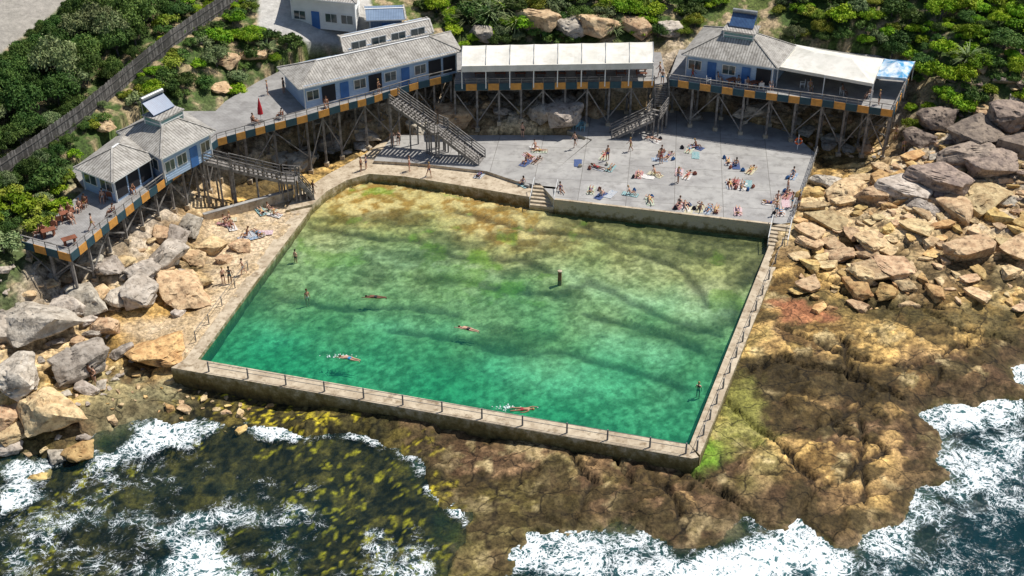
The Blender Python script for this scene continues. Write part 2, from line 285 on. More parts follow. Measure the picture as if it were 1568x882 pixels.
bl(ss(0,1.5,sean)*(1-km)*.9,mixc(ss(.42,.58,fb*.5+fn*.5),(.015,.015,.01),(.16,.12,.05)))
VEG=[S2([(-80,430),(0,425),(30,372),(130,288),(108,258),(190,190),(250,160),(335,160),(400,115),(425,98),(515,60),(530,-80),(-160,-80)],7.5),
 S2([(600,0),(640,22),(706,60),(1000,56),(1060,50),(1110,25),(1150,-80),(600,-80)],7.5),
 S2([(1110,-80),(1180,40),(1220,68),(1350,86),(1402,95),(1395,150),(1430,140),(1470,160),(1530,140),(1568,165),(1750,180),(1750,-80)],7.0)]
veg=np.maximum.reduce([sdp(X,Y,p) for p in VEG]); veg=np.minimum(veg,np.minimum(-drv,-rod)-.3)
bl(ss(-1,1,veg)*.85,mixc(ss(.5,.66,fn),(.05,.09,.02),(.32,.25,.14)))
bl(ss(-.3,.3,drv),mixc(fn,(.50,.49,.46),(.44,.42,.39))); bl(ss(-.3,.3,rod),mixc(fn,(.36,.33,.29),(.31,.29,.25)))
# pool floor
pin=ss(-.3,.1,pd); al0=ss(8,30,along)
fine=fs*.7+fn*.3
pc=mixc(ss(.34,.66,fine),(.19,.21,.09),(.40,.42,.22))
PP=[[(860,418),(930,440),(1020,452),(1100,440),(1118,480),(1060,492),(970,472),(880,450)],[(690,545),(880,552),(980,582),(930,600),(760,580)],[(520,480),(640,482),(760,500),(700,512),(560,505)],[(560,390),(680,402),(760,425),(640,420)],[(910,500),(1050,530),(1030,560),(930,530)],[(420,500),(500,510),(480,535),(400,530)]]
ppm=np.zeros(X.shape)
for p in PP: ppm=np.maximum(ppm,ss(-1.6,1.6,sdp(jx,jy,S2(p,-.8))+(fb-.5)*5))
pm=ppm[...,None]; pc=pc*(1-.7*pm)+mixc(ss(.3,.66,fs),(.42,.46,.27),(.62,.66,.44))*.7*pm
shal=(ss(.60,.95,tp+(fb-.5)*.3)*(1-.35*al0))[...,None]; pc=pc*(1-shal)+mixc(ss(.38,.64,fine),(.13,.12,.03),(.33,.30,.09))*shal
lf=(ss(.78,.98,tp+(fb-.5)*.2)*ss(34,16,along))[...,None]; pc=pc*(1-lf)+mixc(ss(.4,.6,fn),(.36,.20,.05),(.66,.50,.24))*lf
dp=ss(.42,.05,tp)[...,None]; pc=pc*(1-.8*dp)+mixc(ss(.36,.64,fine),(.11,.24,.14),(.32,.54,.37))*.8*dp+.12*pm*dp
pc=pc*(1-.62*pln[...,None])
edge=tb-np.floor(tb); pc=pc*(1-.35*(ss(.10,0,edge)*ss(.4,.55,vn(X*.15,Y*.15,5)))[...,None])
al=(ss(.57,.66,fbm(X,Y,.3,5,81))*ss(.35,.9,tp))[...,None]; pc=pc*(1-al*.65)+np.array((.17,.29,.02))*al*.65
wdm=(ss(.53,.60,fbm(X*.7,Y*1.3,.22,6,85))*(1-ppm)*ss(.08,.4,tp))[...,None]; pc=pc*(1-.5*wdm)+np.array((.05,.06,.015))*.3*wdm
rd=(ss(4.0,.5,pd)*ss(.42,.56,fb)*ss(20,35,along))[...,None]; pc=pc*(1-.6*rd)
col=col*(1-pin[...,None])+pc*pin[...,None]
col*= ((0.70+.60*fs)*(1-pin)+(.82+.36*fs)*pin)[...,None]
rkat=np.clip(low*(1-lbm)*(1-pin)*ss(-.5,.5,-sean),0,1)
vary=np.clip(1-.55*pin-.8*ss(-.3,.3,np.maximum(drv,rod)),.15,1)
def gridmesh(name,X,Y,Z,attrs,mat):
    ny,nx=X.shape; me=bpy.data.meshes.new(name); nv=nx*ny
    me.vertices.add(nv); me.vertices.foreach_set('co',np.stack([X,Y,Z],-1).astype(np.float32).ravel())
    idx=np.arange(nv).reshape(ny,nx); q=np.stack([idx[:-1,:-1],idx[:-1,1:],idx[1:,1:],idx[1:,:-1]],-1).reshape(-1,4); nf=len(q)
    me.loops.add(nf*4); me.loops.foreach_set('vertex_index',q.ravel().astype(np.int32)); me.polygons.add(nf)
    me.polygons.foreach_set('loop_start',np.arange(0,nf*4,4,dtype=np.int32)); me.polygons.foreach_set('loop_total',np.full(nf,4,dtype=np.int32))
    me.polygons.foreach_set('use_smooth',np.ones(nf,bool)); me.update(calc_edges=True)
    for k,a in attrs.items():
        if a.ndim==3:
            at=me.attributes.new(k,'FLOAT_COLOR','POINT'); at.data.foreach_set('color',np.concatenate([a,np.ones(a.shape[:2]+(1,))],-1).astype(np.float32).ravel())
        else:
            at=me.attributes.new(k,'FLOAT','POINT'); at.data.foreach_set('value',a.astype(np.float32).ravel())
    me.materials.append(mat); o=bpy.data.objects.new(name,me); scene.collection.objects.link(o); return o
def mk_ground():
    m=bpy.data.materials.new('ground_rock_and_soil'); nt,N,K,P=nodes(m)
    a=N.new('ShaderNodeAttribute'); a.attribute_name='Col'; rkA=N.new('ShaderNodeAttribute'); rkA.attribute_name='rock'; vA=N.new('ShaderNodeAttribute'); vA.attribute_name='vary'; g=N.new('ShaderNodeNewGeometry')
    def Mt(op,x,y):
        q=N.new('ShaderNodeMath'); q.operation=op
        for i,z in enumerate((x,y)):
            if isinstance(z,(int,float)): q.inputs[i].default_value=z
            else: K.new(z,q.inputs[i])
        return q.outputs[0]
    def MR(x,f0,f1,t0,t1):
        r=N.new('ShaderNodeMapRange'); r.inputs[1].default_value=f0; r.inputs[2].default_value=f1; r.inputs[3].default_value=t0; r.inputs[4].default_value=t1; K.new(x,r.inputs[0]); return r.outputs[0]
    n=N.new('ShaderNodeTexNoise'); n.inputs['Scale'].default_value=3.0; n.inputs['Detail'].default_value=5; n.inputs['Roughness'].default_value=.78; K.new(g.outputs['Position'],n.inputs[0])
    var=Mt('ADD',1,Mt('MULTIPLY',MR(n.outputs[0],.36,.64,-.60,.60),vA.outputs['Fac']))
    wn=N.new('ShaderNodeTexNoise'); wn.inputs['Scale'].default_value=.8; wn.inputs['Detail'].default_value=3; K.new(g.outputs['Position'],wn.inputs[0])
    wv=N.new('ShaderNodeVectorMath'); wv.operation='MULTIPLY_ADD'; K.new(wn.outputs['Color'],wv.inputs[0]); wv.inputs[1].default_value=(1.6,1.6,0); K.new(g.outputs['Position'],wv.inputs[2])
    mp=N.new('ShaderNodeMapping'); mp.inputs['Rotation'].default_value=(0,0,-.5); mp.inputs['Scale'].default_value=(.20,.42,.0); K.new(wv.outputs[0],mp.inputs[0])
    vo=N.new('ShaderNodeTexVoronoi'); vo.voronoi_dimensions='2D'; vo.feature='DISTANCE_TO_EDGE'; vo.inputs['Scale'].default_value=1; K.new(mp.outputs[0],vo.inputs['Vector'])
    big=MR(vo.outputs[0],.006,.028,1,0)
    ln=Mt('MULTIPLY',big,rkA.outputs['Fac'])
    fac=Mt('MULTIPLY',var,Mt('SUBTRACT',1,Mt('MULTIPLY',ln,.7)))
    mx=N.new('ShaderNodeMix'); mx.data_type='RGBA'; mx.blend_type='MULTIPLY'; mx.inputs[0].default_value=1; K.new(a.outputs['Color'],mx.inputs[6]); K.new(fac,mx.inputs[7])
    K.new(mx.outputs[2],P.inputs['Base Color']); P.inputs['Roughness'].default_value=.8; P.inputs['Specular IOR Level'].default_value=.2
    nb=N.new('ShaderNodeTexNoise'); nb.inputs['Scale'].default_value=3.5; nb.inputs['Detail'].default_value=3; K.new(g.outputs['Position'],nb.inputs[0])
    b=N.new('ShaderNodeBump'); b.inputs['Strength'].default_value=.6; b.inputs['Distance'].default_value=.16; K.new(nb.outputs[0],b.inputs['Height']); K.new(b.outputs[0],P.inputs['Normal'])
    return m
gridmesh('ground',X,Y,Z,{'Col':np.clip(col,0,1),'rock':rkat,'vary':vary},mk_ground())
def hgt(x,y):
    i=int(np.clip((x-ax[0])/RS,0,len(ax)-2)); j=int(np.clip((y-ay[0])/RS,0,len(ay)-2)); fx=min(max((x-ax[0])/RS-i,0),1); fy=min(max((y-ay[0])/RS-j,0),1); i+=6; j+=5
    return float((Z[j,i]*(1-fx)+Z[j,i+1]*fx)*(1-fy)+(Z[j+1,i]*(1-fx)+Z[j+1,i+1]*fx)*fy)
def att(A,x,y):
    i=int(np.clip(round((x-ax[0])/RS),0,len(ax)-1))+6; j=int(np.clip(round((y-ay[0])/RS),0,len(ay)-1))+5; return float(A[j,i])
def G(u,v):
    d=ray(u,v); t=(16-H)/d.z; p=CAM+d*t
    while p.z>hgt(p.x,p.y) and t<400: t+=.25; p=CAM+d*t
    return Vector((p.x,p.y,hgt(p.x,p.y)))
# ------------------------------------------------------------------ water
def water_mat(name,deepc,scat,foam):
    m=bpy.data.materials.new(name); nt,N,K,P=nodes(m); N.remove(P); out=N['Material Output']
    def MA_(op,a,b=None,c=None):
        x=N.new('ShaderNodeMath'); x.operation=op
        for i,q in enumerate((a,b,c)):
            if q is None: continue
            if isinstance(q,(int,float)): x.inputs[i].default_value=q
            else: K.new(q,x.inputs[i])
        return x.outputs[0]
    def MR(a,f0,f1,t0=0,t1=1):
        x=N.new('ShaderNodeMapRange'); x.inputs[1].default_value=f0; x.inputs[2].default_value=f1; x.inputs[3].default_value=t0; x.inputs[4].default_value=t1; K.new(a,x.inputs[0]); return x.outputs[0]
    def NZ(sc,det,dist=0,rough=.6):
        x=N.new('ShaderNodeTexNoise'); x.inputs['Scale'].default_value=sc; x.inputs['Detail'].default_value=det; x.inputs['Distortion'].default_value=dist; x.inputs['Roughness'].default_value=rough; K.new(g.outputs['Position'],x.inputs[0]); return x.outputs[0]
    a=N.new('ShaderNodeAttribute'); a.attribute_name='depth'; g=N.new('ShaderNodeNewGeometry')
    tr=N.new('ShaderNodeBsdfTransparent'); cr=N.new('ShaderNodeMix'); cr.data_type='RGBA'; cr.inputs[6].default_value=(.98,1,.98,1); cr.inputs[7].default_value=(*deepc,1); K.new(a.outputs['Fac'],cr.inputs[0]); K.new(cr.outputs[2],tr.inputs[0])
    df=N.new('ShaderNodeBsdfDiffuse'); df.inputs[0].default_value=(*scat,1)
    m1=N.new('ShaderNodeMixShader'); K.new(MA_('MULTIPLY',a.outputs['Fac'],.24 if not foam else .88),m1.inputs[0]); K.new(tr.outputs[0],m1.inputs[1]); K.new(df.outputs[0],m1.inputs[2])
    gl=N.new('ShaderNodeBsdfGlossy'); gl.inputs['Roughness'].default_value=.1; fr=N.new('ShaderNodeFresnel'); fr.inputs[0].default_value=1.33
    b=N.new('ShaderNodeBump'); b.inputs['Strength'].default_value=.3 if not foam else .6; b.inputs['Distance'].default_value=.1 if not foam else .4; K.new(NZ(1.6 if not foam else .9,3 if not foam else 5),b.inputs['Height']); K.new(b.outputs[0],gl.inputs['Normal']); K.new(b.outputs[0],fr.inputs['Normal'])
    m2=N.new('ShaderNodeMixShader'); K.new(MA_('MULTIPLY',fr.outputs[0],.6),m2.inputs[0]); K.new(m1.outputs[0],m2.inputs[1]); K.new(gl.outputs[0],m2.inputs[2]); res=m2
    if foam:
        f=N.new('ShaderNodeAttribute'); f.attribute_name='foam'; Fv=f.outputs['Fac']
        rid=MR(MA_('SUBTRACT',1,MA_('MULTIPLY',MA_('ABSOLUTE',MA_('SUBTRACT',NZ(.62,6,1.6,.6),.5)),13)),0,1)
        rid2=MR(MA_('SUBTRACT',1,MA_('MULTIPLY',MA_('ABSOLUTE',MA_('SUBTRACT',NZ(1.7,4,1.0,.6),.5)),11)),0,1)
        blob=MR(NZ(.30,7,.6,.75),.32,.68)
        val=MA_('ADD',MA_('MULTIPLY',MA_('MAXIMUM',rid,MA_('MULTIPLY',rid2,.9)),.52),MA_('MULTIPLY',blob,.48))
        T=MA_('SUBTRACT',1.0,MA_('MULTIPLY',Fv,.66))
        d=MR(MA_('SUBTRACT',val,T),0,.20)
        d=MA_('MULTIPLY',d,MR(Fv,.03,.15))
        aer=N.new('ShaderNodeBsdfDiffuse'); aer.inputs[0].default_value=(.11,.28,.30,1); m4=N.new('ShaderNodeMixShader'); K.new(MA_('MULTIPLY',MR(MA_('ADD',MA_('MULTIPLY',blob,.5),Fv),.75,1.6),.7),m4.inputs[0]); K.new(res.outputs[0],m4.inputs[1]); K.new(aer.outputs[0],m4.inputs[2])
        fd=N.new('ShaderNodeBsdfDiffuse'); fd.inputs[0].default_value=(.78,.82,.84,1); K.new(b.outputs[0],fd.inputs['Normal'])
        m3=N.new('ShaderNodeMixShader'); K.new(d,m3.inputs[0]); K.new(m4.outputs[0],m3.inputs[1]); K.new(fd.outputs[0],m3.inputs[2]); res=m3
    K.new(res.outputs[0],out.inputs['Surface']); return m
sx=np.concatenate([[-3000,-600,-200],np.arange(-90,90,.35),[200,600,3000]]); sy=np.concatenate([[-3000,-600,-120],np.arange(-60,20,.35)])
SX,SY=np.meshgrid(sx,sy); sd_=sdp(SX,SY,SEAP)
ksd=sdp(SX,SY,KELP); kk=ss(-3,3,ksd)
fo=np.zeros(SX.shape); nz=fbm(SX,SY,.25,5,91)
FOAM=[([(0,715),(60,695),(170,690),(200,645),(300,645),(330,655),(250,680),(170,705),(60,740),(0,790)],.95,1.2),([(380,650),(460,652),(455,672),(395,668)],.95,.6),([(650,745),(670,750),(722,800),(700,850),(690,840),(705,800)],1.0,.7),([(265,845),(330,825),(390,835),(360,900),(250,900)],1.0,2.2),([(60,800),(200,760),(330,770),(400,790),(440,800),(300,820),(100,840)],.68,2),([(800,810),(900,810),(960,800),(1020,845),(990,870),(850,870),(790,855)],.88,1.6),([(1040,870),(1140,815),(1220,795),(1270,840),(1290,860),(1220,900),(1020,900)],1.15,1.8),([(1400,625),(1560,610),(1568,625),(1500,655),(1430,660)],.98,1.4),([(1440,675),(1568,660),(1568,700),(1450,755),(1350,850),(1310,850),(1400,770)],.78,2.5),([(1540,560),(1600,545),(1600,590),(1555,590)],.95,.5),([(0,790),(60,760),(180,740),(400,800),(600,850),(500,900),(0,900)],.55,4),([(1100,900),(1300,850),(1568,740),(1568,900)],.58,4),([(560,800),(680,830),(660,890),(560,880)],.65,2)]
for pg,v,wd in FOAM:
    d=sdp(SX,SY,S2(pg,SEA)); fo=np.maximum(fo,v*ss(-wd*1.8,wd,d+(nz-.5)*wd*4))
fo=np.maximum(fo,.6*ss(1.8,0,np.abs(sd_))*ss(.4,.6,nz))
depth=np.clip(.30+.13*np.clip(sd_,0,6)+(nz-.5)*.5,0,1)*(1-kk)+kk*(.22+.35*ss(.4,.6,nz)*ss(4,14,sd_))
SZ=SEA+ (fbm(SX,SY,.22,4,95)-.5)*.5*(1+1.8*fo)*ss(-1,5,sd_)+.12*fo*fbm(SX,SY,1.2,3,96)
gridmesh('sea_water',SX,SY,SZ,{'depth':depth,'foam':fo},water_mat('sea_water',(.22,.48,.42),(.004,.028,.036),True))
pxs=[p[0] for p in POOL]; pys=[p[1] for p in POOL]
PX,PY=np.meshgrid(np.arange(min(pxs)-1,max(pxs)+1,.5),np.arange(min(pys)-1,max(pys)+1,.5))
psd=sdp(PX,PY,POOL); pnear=(PX-n0[0])*(-e[1])+(PY-n0[1])*e[0]
o=gridmesh('pool_water',PX,PY,PX*0,{'depth':np.clip(1.05-pnear/27+(fbm(PX,PY,.10,4,97)-.5)*.7,0.08,1)},water_mat('pool_water',(.28,.80,.62),(.01,.22,.16),False))
bm=bmesh.new(); bm.from_mesh(o.data); bm.verts.ensure_lookup_table(); fl=psd.ravel(); bmesh.ops.delete(bm,geom=[v for v in bm.verts if fl[v.index]<-.55],context='VERTS'); bm.to_mesh(o.data); bm.free()
# ------------------------------------------------------------------ pool walls, slabs
b=MB(); b.prism('coping',S2([(262,563),(283,550),(303,550),(1056,681),(1070,700),(1060,702)],.4),-2.6,.4,M_conct,M_wall)
for i,u in enumerate([320,380,438,497,557,617,677,738,800,868,930,995,1050]):
    t=(u-262)/(1060-262); p=S(u,565+t*(700-563)-6,.4); q=p+Vector((0,0,1.05)); b.cyl('rail_posts',p,q,.08,.065,M_rail,6)
    if i:
        for zz in (.1,.5): b.beam('chain',pq-Vector((0,0,zz)),q-Vector((0,0,zz)),.035,.035,M_rail)
    pq=q
b.finish('pool_sea_wall')
b=MB(); b.prism('coping',S2([(1056,681),(1183,362),(1203,372),(1072,697)],.4),-2,.42,M_conct,M_wall)
for i in range(14):
    t=i/13; p=S(1070+t*(1200-1070)-3,690+t*(380-690),.42); q=p+Vector((0,0,1.05)); b.cyl('rail_posts',p,q,.08,.065,M_rail,6)
    if i: b.beam('chain',pq-Vector((0,0,.12)),q-Vector((0,0,.12)),.035,.035,M_rail)
    pq=q
b.finish('pool_side_wall')
b=MB(); Lw=[(303,550),(400,420),(468,331),(480,313)]; Lo=[(437,322),(448,326),(380,421),(283,550)]
b.prism('coping',S2(Lw+Lo,.38),-2,.38,M_conct,M_wall)
for i in range(5):
    p=S(300+i*20,522-i*27,.38); q=p+Vector((0,0,1)); b.cyl('rail_posts',p,q,.06,.05,M_rail,6)
    if i: b.beam('chain',pq,q,.03,.03,M_rail)
    pq=q
b.finish('pool_west_wall')
b=MB(); b.prism('slab',CONC,-2,1.3,M_conc,M_wall)
e1=[S(850,307,1.3),S(1183,345,1.3)]; b.beam('edge_kerb',e1[0]+Vector((0,.15,.06)),e1[1]+Vector((0,.15,.06)),.3,.12,M_conct)
b.finish('sunbathing_terrace')
b=MB(); b.prism('slab',PROM,-2,.65,M_conct,M_wall)
up=S2([(572,246),(640,250),(745,262),(790,277),(822,283),(903,217),(868,207),(750,207),(602,207)],1.0); b.prism('upper_slab',up,.3,1.0,M_conc,M_conct)
b.finish('promenade')
b=MB(); w0=S2([(312,335),(448,297)],1.0); b.beam('wall',(*w0[0],.9),(*w0[1],.9),.35,1.2,M_conct); b.beam('capping',(*w0[0],1.54),(*w0[1],1.54),.45,.08,M_conc); b.finish('retaining_wall')
b=MB(); a0=S(826,282,1.0);a1=S(905,215,1.0)
for k in range(3):
    o=Vector((-.55*k-.3,-.1,0)); z=1.2-.12*k
    b.beam('step_%d'%k,Vector((a0.x,a0.y,z-.2))+o,Vector((a1.x,a1.y,z-.2))+o,.6,.4,M_conc)
b.finish('terrace_steps')
def cstep(name,u0,v0,z0,u1,v1,z1,wd,nn):
    b=MB(); p=S(u0,v0,z0); q=S(u1,v1,z1); d=(q-p); 
    dh=Vector((d.x,d.y,0)); L=dh.length; dh.normalize()
    for k in range(nn):
        c=p+dh*(L*(k+.5)/nn); z=z0-(z0-z1)*(k)/nn; b.beam('step_%d'%k,Vector((c.x,c.y,(z-1)/2-.0))-dh*L/nn/2,Vector((c.x,c.y,(z-1)/2))+dh*L/nn/2,wd,z+1,M_conct)
    r=Vector((-dh.y,dh.x,0))*(wd/2-.05)
    for s in(-1,1):
        for t in (0,.5,1):
            c=p.lerp(q,t)+r*s; b.cyl('handrail',c,c+Vector((0,0,.95)),.035,.035,M_white,6)
        b.beam('handrail',p+r*s+Vector((0,0,.95)),q+r*s+Vector((0,0,.95)),.06,.06,M_white)
    b.finish(name)
cstep('pool_steps',836,285,1.3,829,318,.1,2.6,6); cstep('pool_steps',1197,343,1.3,1190,378,.4,2.0,6)
# ------------------------------------------------------------------ decks
def ptl(path,step):
    out=[];
    for i in range(len(path)-1):
        a=Vector(path[i]);c=Vector(path[i+1]); n_=max(1,round((c-a).length/step))
        for k in range(n_): out.append(a.lerp(c,k/n_))
    out.append(Vector(path[-1])); return out
def deck(name,poly,front,back=3.2):
    b=MB(); b.prism('deck_boards',poly,DZ-.22,DZ,M_deck,M_timber)
    pts=ptl(front,1.25)
    for i in range(len(pts)-1):
        a,c=pts[i],pts[i+1]; d=(c-a).normalized(); nrm=Vector((d.y,-d.x))
        if nrm.y>0 and abs(nrm.y)>abs(nrm.x): nrm=-nrm
        a3=Vector((*(a+nrm*.05),6.55)); c3=Vector((*(c+nrm*.05),6.55)); g_=(c3-a3)*.02
        b.beam('panels',a3+g_,c3-g_,.06,.8,M_orange if i%2 else M_navy)
        b.cyl('rail_posts',(a.x,a.y,DZ),(a.x,a.y,7.55),.045,.045,M_timber,6)
        b.beam('top_rail',(a.x,a.y,7.55),(c.x,c.y,7.55),.1,.07,M_timber)
        b.beam('wires',(a.x,a.y,7.25),(c.x,c.y,7.25),.025,.025,M_steel)
    pts=ptl(front,2.6); rows=[]
    for i,p in enumerate(pts):
        d=(pts[min(i+1,len(pts)-1)]-pts[max(i-1,0)]).normalized(); nn=Vector((-d.y,d.x))
        if nn.dot(Vector((0,1)))<0 and abs(nn.y)>.3: nn=-nn
        if name.startswith('west'): nn=Vector((-d.y,d.x))
        rows.append([p+nn*.35,p+nn*back])
    for r in range(2):
        for i in range(len(rows)):
            p=rows[i][r]; z=hgt(p.x,p.y)
            if z>5.3: continue
            if sdp(np.array([p.x]),np.array([p.y]),CONC)[0]>0: z=1.3
            elif sdp(np.array([p.x]),np.array([p.y]),PROM)[0]>0: z=max(z,.65)
            b.beam('posts',(p.x,p.y,z-.2),(p.x,p.y,DZ-.22),.22,.22,M_timber)
            b.box('footings',(p.x,p.y,z+.15),(.5,.5,.5),M_conct)
            if i<len(rows)-1:
                q=rows[i+1][r]; zq=max(hgt(q.x,q.y),.7)
                b.beam('bearers',(p.x,p.y,DZ-.4),(q.x,q.y,DZ-.4),.14,.3,M_timber)
                if zq<5 and r==0:
                    if i%2==0: b.beam('braces',(p.x,p.y,DZ-.7),(q.x,q.y,zq+1.0),.08,.13,M_timber)
                    else: b.beam('braces',(p.x,p.y,z+1.0),(q.x,q.y,DZ-.7),.08,.13,M_timber)
            q=rows[i][1]
            if r==0 and hgt(q.x,q.y)<5.3:
                b.beam('braces',(p.x,p.y,DZ-.6),(q.x,q.y,max(hgt(q.x,q.y),1)+.6),.08,.13,M_timber)
                b.beam('bearers',(p.x,p.y,3.6),(q.x,q.y,3.6),.08,.13,M_timber)
    b.finish(name)
deck('west_boardwalk',DL,fL,2.6); deck('cafe_deck',DM,fM,3.5); deck('east_boardwalk',DR,fR,3.5)
# ------------------------------------------------------------------ buildings
def inset(q,d):
    c=sum((Vector(p) for p in q),Vector((0,0)))/len(q); out=[]
    for p in q:
        v=Vector(p)-c; out.append(c+v*(1-d*1.35/v.length))
    return out
def building(name,quad,ze,rise,zf=DZ,mat=M_blue,wins=None,roof=M_roof,ridge=.3,gable=False,cup=None):
    """quad: eave corners front-left, front-right, back-right, back-left (plan xy)"""
    b=MB(); q=[Vector(p) for p in quad]; fp=inset(q,.55)
    b.prism('walls',[tuple(p) for p in fp],zf,ze+.12,mat)
    l1=(q[1]-q[0]).length;l2=(q[3]-q[0]).length
    ml=(q[0]+q[3])/2;mr=(q[1]+q[2])/2
    k=min(.5,l2/2/l1)*(0.02 if gable else 1)
    r0=ml.lerp(mr,k);r1=mr.lerp(ml,k)
    V=[(p.x,p.y,ze) for p in q]+[(r0.x,r0.y,ze+rise),(r1.x,r1.y,ze+rise)]
    Vb=[(x,y,z-.12) for x,y,z in V]
    b.add('roof',V,[[0,1,5,4],[1,2,5],[2,3,4,5],[3,0,4]],roof); b.add('roof',Vb,[[4,5,1,0],[5,2,1],[5,4,3,2],[4,0,3]],M_white)
    b.add('fascia',V[:4]+Vb[:4],[[0,4,5,1],[1,5,6,2],[2,6,7,3],[3,7,4,0]],M_white)
    for a,c in ((4,5),(0,4),(3,4),(1,5),(2,5)): b.beam('ridge_caps',Vector(V[a])+Vector((0,0,.04)),Vector(V[c])+Vector((0,0,.04)),.22,.06,M_white if a==4 else M_roof)
    for side in range(4):
        a,c=fp[side],fp[(side+1)%4]; L=(c-a).length; d=(c-a).normalized(); nn=Vector((d.y,-d.x))
        if nn.dot(a-sum(fp,Vector((0,0)))/4)<0: nn=-nn
        for k in range(int((ze-zf)/.28)): zz=zf+.28*(k+1); b.beam('weatherboards',(*(a+nn*.012),zz),(*(c+nn*.012),zz),.02,.035,mat)
        items=(wins or {}).get(side,'')
        if not items: continue
        for j,it in enumerate(items):
            t=(j+.5)/len(items); c0=a.lerp(c,t)+nn*.03; ww=min(1.7,L/len(items)*.7)
            if it=='w':
                for off,sz,mt,hh in ((0.01,ww+.2,M_white,1.2),(.04,ww,M_glass,1.0)):
                    cc=c0+nn*off; b.beam('windows',(*(cc-d*sz/2),zf+1.5),(*(cc+d*sz/2),zf+1.5),.06,hh,mt)
                cc=c0+nn*.08; b.beam('windows',(*cc,zf+1.0),(*(cc+d*.001),zf+2.0),.05,.05,M_white); 
            elif it=='d':
                b.beam('door',(*(c0-d*.5),zf+1.06),(*(c0+d*.5),zf+1.06),.1,2.1,M_bluetrim)
            elif it=='o':
                b.beam('opening_shade_panels',(*(c0-d*ww*.6),zf+1.25),(*(c0+d*ww*.6),zf+1.25),.07,1.9,M_dark); b.beam('posts',(*(c0+d*ww*.7),zf+1.3),(*(c0+d*ww*.7+nn*.001),zf+1.3),.1,.1,M_white)  # dark slabs on the solid wall, painting the shade inside openings
        for t in (0,1): cc=a.lerp(c,t)+nn*.02; b.beam('corner_trim',(*cc,zf),(*cc,ze),.12,.12,M_white)
    if cup:
        cc=(r0+r1)/2; yaw=math.atan2(*(q[1]-q[0]).yx); zz=ze+rise-.5; sz=cup
        d=Vector((math.cos(yaw),math.sin(yaw)));n_=Vector((-d.y,d.x))
        cq=[cc-d*sz-n_*sz*.75,cc+d*sz-n_*sz*.75,cc+d*sz+n_*sz*.75,cc-d*sz+n_*sz*.75]
        b.prism('clerestory',[tuple(p) for p in cq],zz-.3,zz+.5,M_teal)
        for p in cq: b.beam('clerestory_frame',(*p,zz-.3),(*p,zz+.52),.12,.12,M_white)
        for i in range(4):
            for zz2 in (zz+.5,zz+.1): b.beam('clerestory_frame',(*cq[i],zz2),(*cq[(i+1)%4],zz2),.1,.1,M_white)
        b.prism('clerestory_roof',[tuple(p+(p-cc)*.12) for p in cq],zz+.56,zz+.66,M_roof)
        a=Vector((*(cc-d*1.4-n_*.2),zz+.85));c=Vector((*(cc+d*1.4-n_*.2),zz+.85)); uu=Vector((*(n_*1.5),1.1))
        b.add('solar_panel',[a,c,c+uu,a+uu,a+Vector((0,0,-.08)),c+Vector((0,0,-.08)),c+uu+Vector((0,0,-.08)),a+uu+Vector((0,0,-.08))],[[0,1,2,3],[7,6,5,4],[0,4,5,1],[1,5,6,2],[2,6,7,3],[3,7,4,0]],M_solar)
        for p in (a+uu,c+uu): b.beam('panel_legs',p,(p.x,p.y,zz+.6),.07,.07,M_steel)
        b.cyl('tank',a+uu+Vector((0,0,.2)),c+uu+Vector((0,0,.2)),.25,.25,M_steel,12)
    b.finish(name)
building('change_room_hut',S2([(172,280),(240,238),(195,196),(112,257)],9.0),9.0,1.3,wins={0:'ooo',3:'ww'})
building('kiosk_pavilion',S2([(246,244),(331,200),(262,158),(178,202)],9.4),9.4,1.9,wins={0:'wwdw',3:'ww'},cup=1.5)
building('clubhouse',S2([(457,137),(708,78),(690,48),(424,103)],9.1),9.1,1.3,wins={0:'wodwowdwoo'})
building('clubhouse_upper_block',S2([(527,80),(664,50),(652,26),(517,54)],10.0),10.0,.7,zf=8.8,wins={0:'wwww'},gable=True)
building('pavilion',S2([(1043,83),(1191,105),(1219,70),(1078,40)],9.2),9.2,2.3,wins={0:'wdwdo',3:'ww'},cup=1.7)
b=MB()
for u,v in ((480,97),(516,88),(590,72),(630,62)):
    p=S(u,v,9.9); b.beam('skylight',p+Vector((-.6,-.2,0)),p+Vector((.6,.1,0)),.9,.25,M_glass)
b.finish('roof_skylights')
b=MB(); fl_,fr_=S(707,110,8.6),S(1000,105,8.6); bl_,br_=S(708,70,9.4),S(1000,64,9.4)
NB=8
def P_(t,s): 
    a=fl_.lerp(fr_,t);c=bl_.lerp(br_,t); return a.lerp(c,s)
for i in range(NB):
    t0,t1=i/NB,(i+1)/NB; sub=6; rows=[]
    for k in range(sub+1):
        t=t0+(t1-t0)*k/sub; sag=-.14*math.sin(math.pi*k/sub)
        a=P_(t,0);m1=P_(t,.06);m=P_(t,.5);c=P_(t,1)
        rows.append([(a.x,a.y-.1,8.6),(a.x,a.y-.05,9.3),(m1.x,m1.y,9.35+sag*.3),(P_(t,.3).x,P_(t,.3).y,9.7+sag),(m.x,m.y,9.85+sag),(c.x,c.y,9.4+sag*.3)])
    v=[p for r in rows for p in r]; f=[[k*6+j,(k+1)*6+j,(k+1)*6+j+1,k*6+j+1] for k in range(sub) for j in range(5)]
    b.add('canopy_bay_%d'%i,v,f,M_fabric)
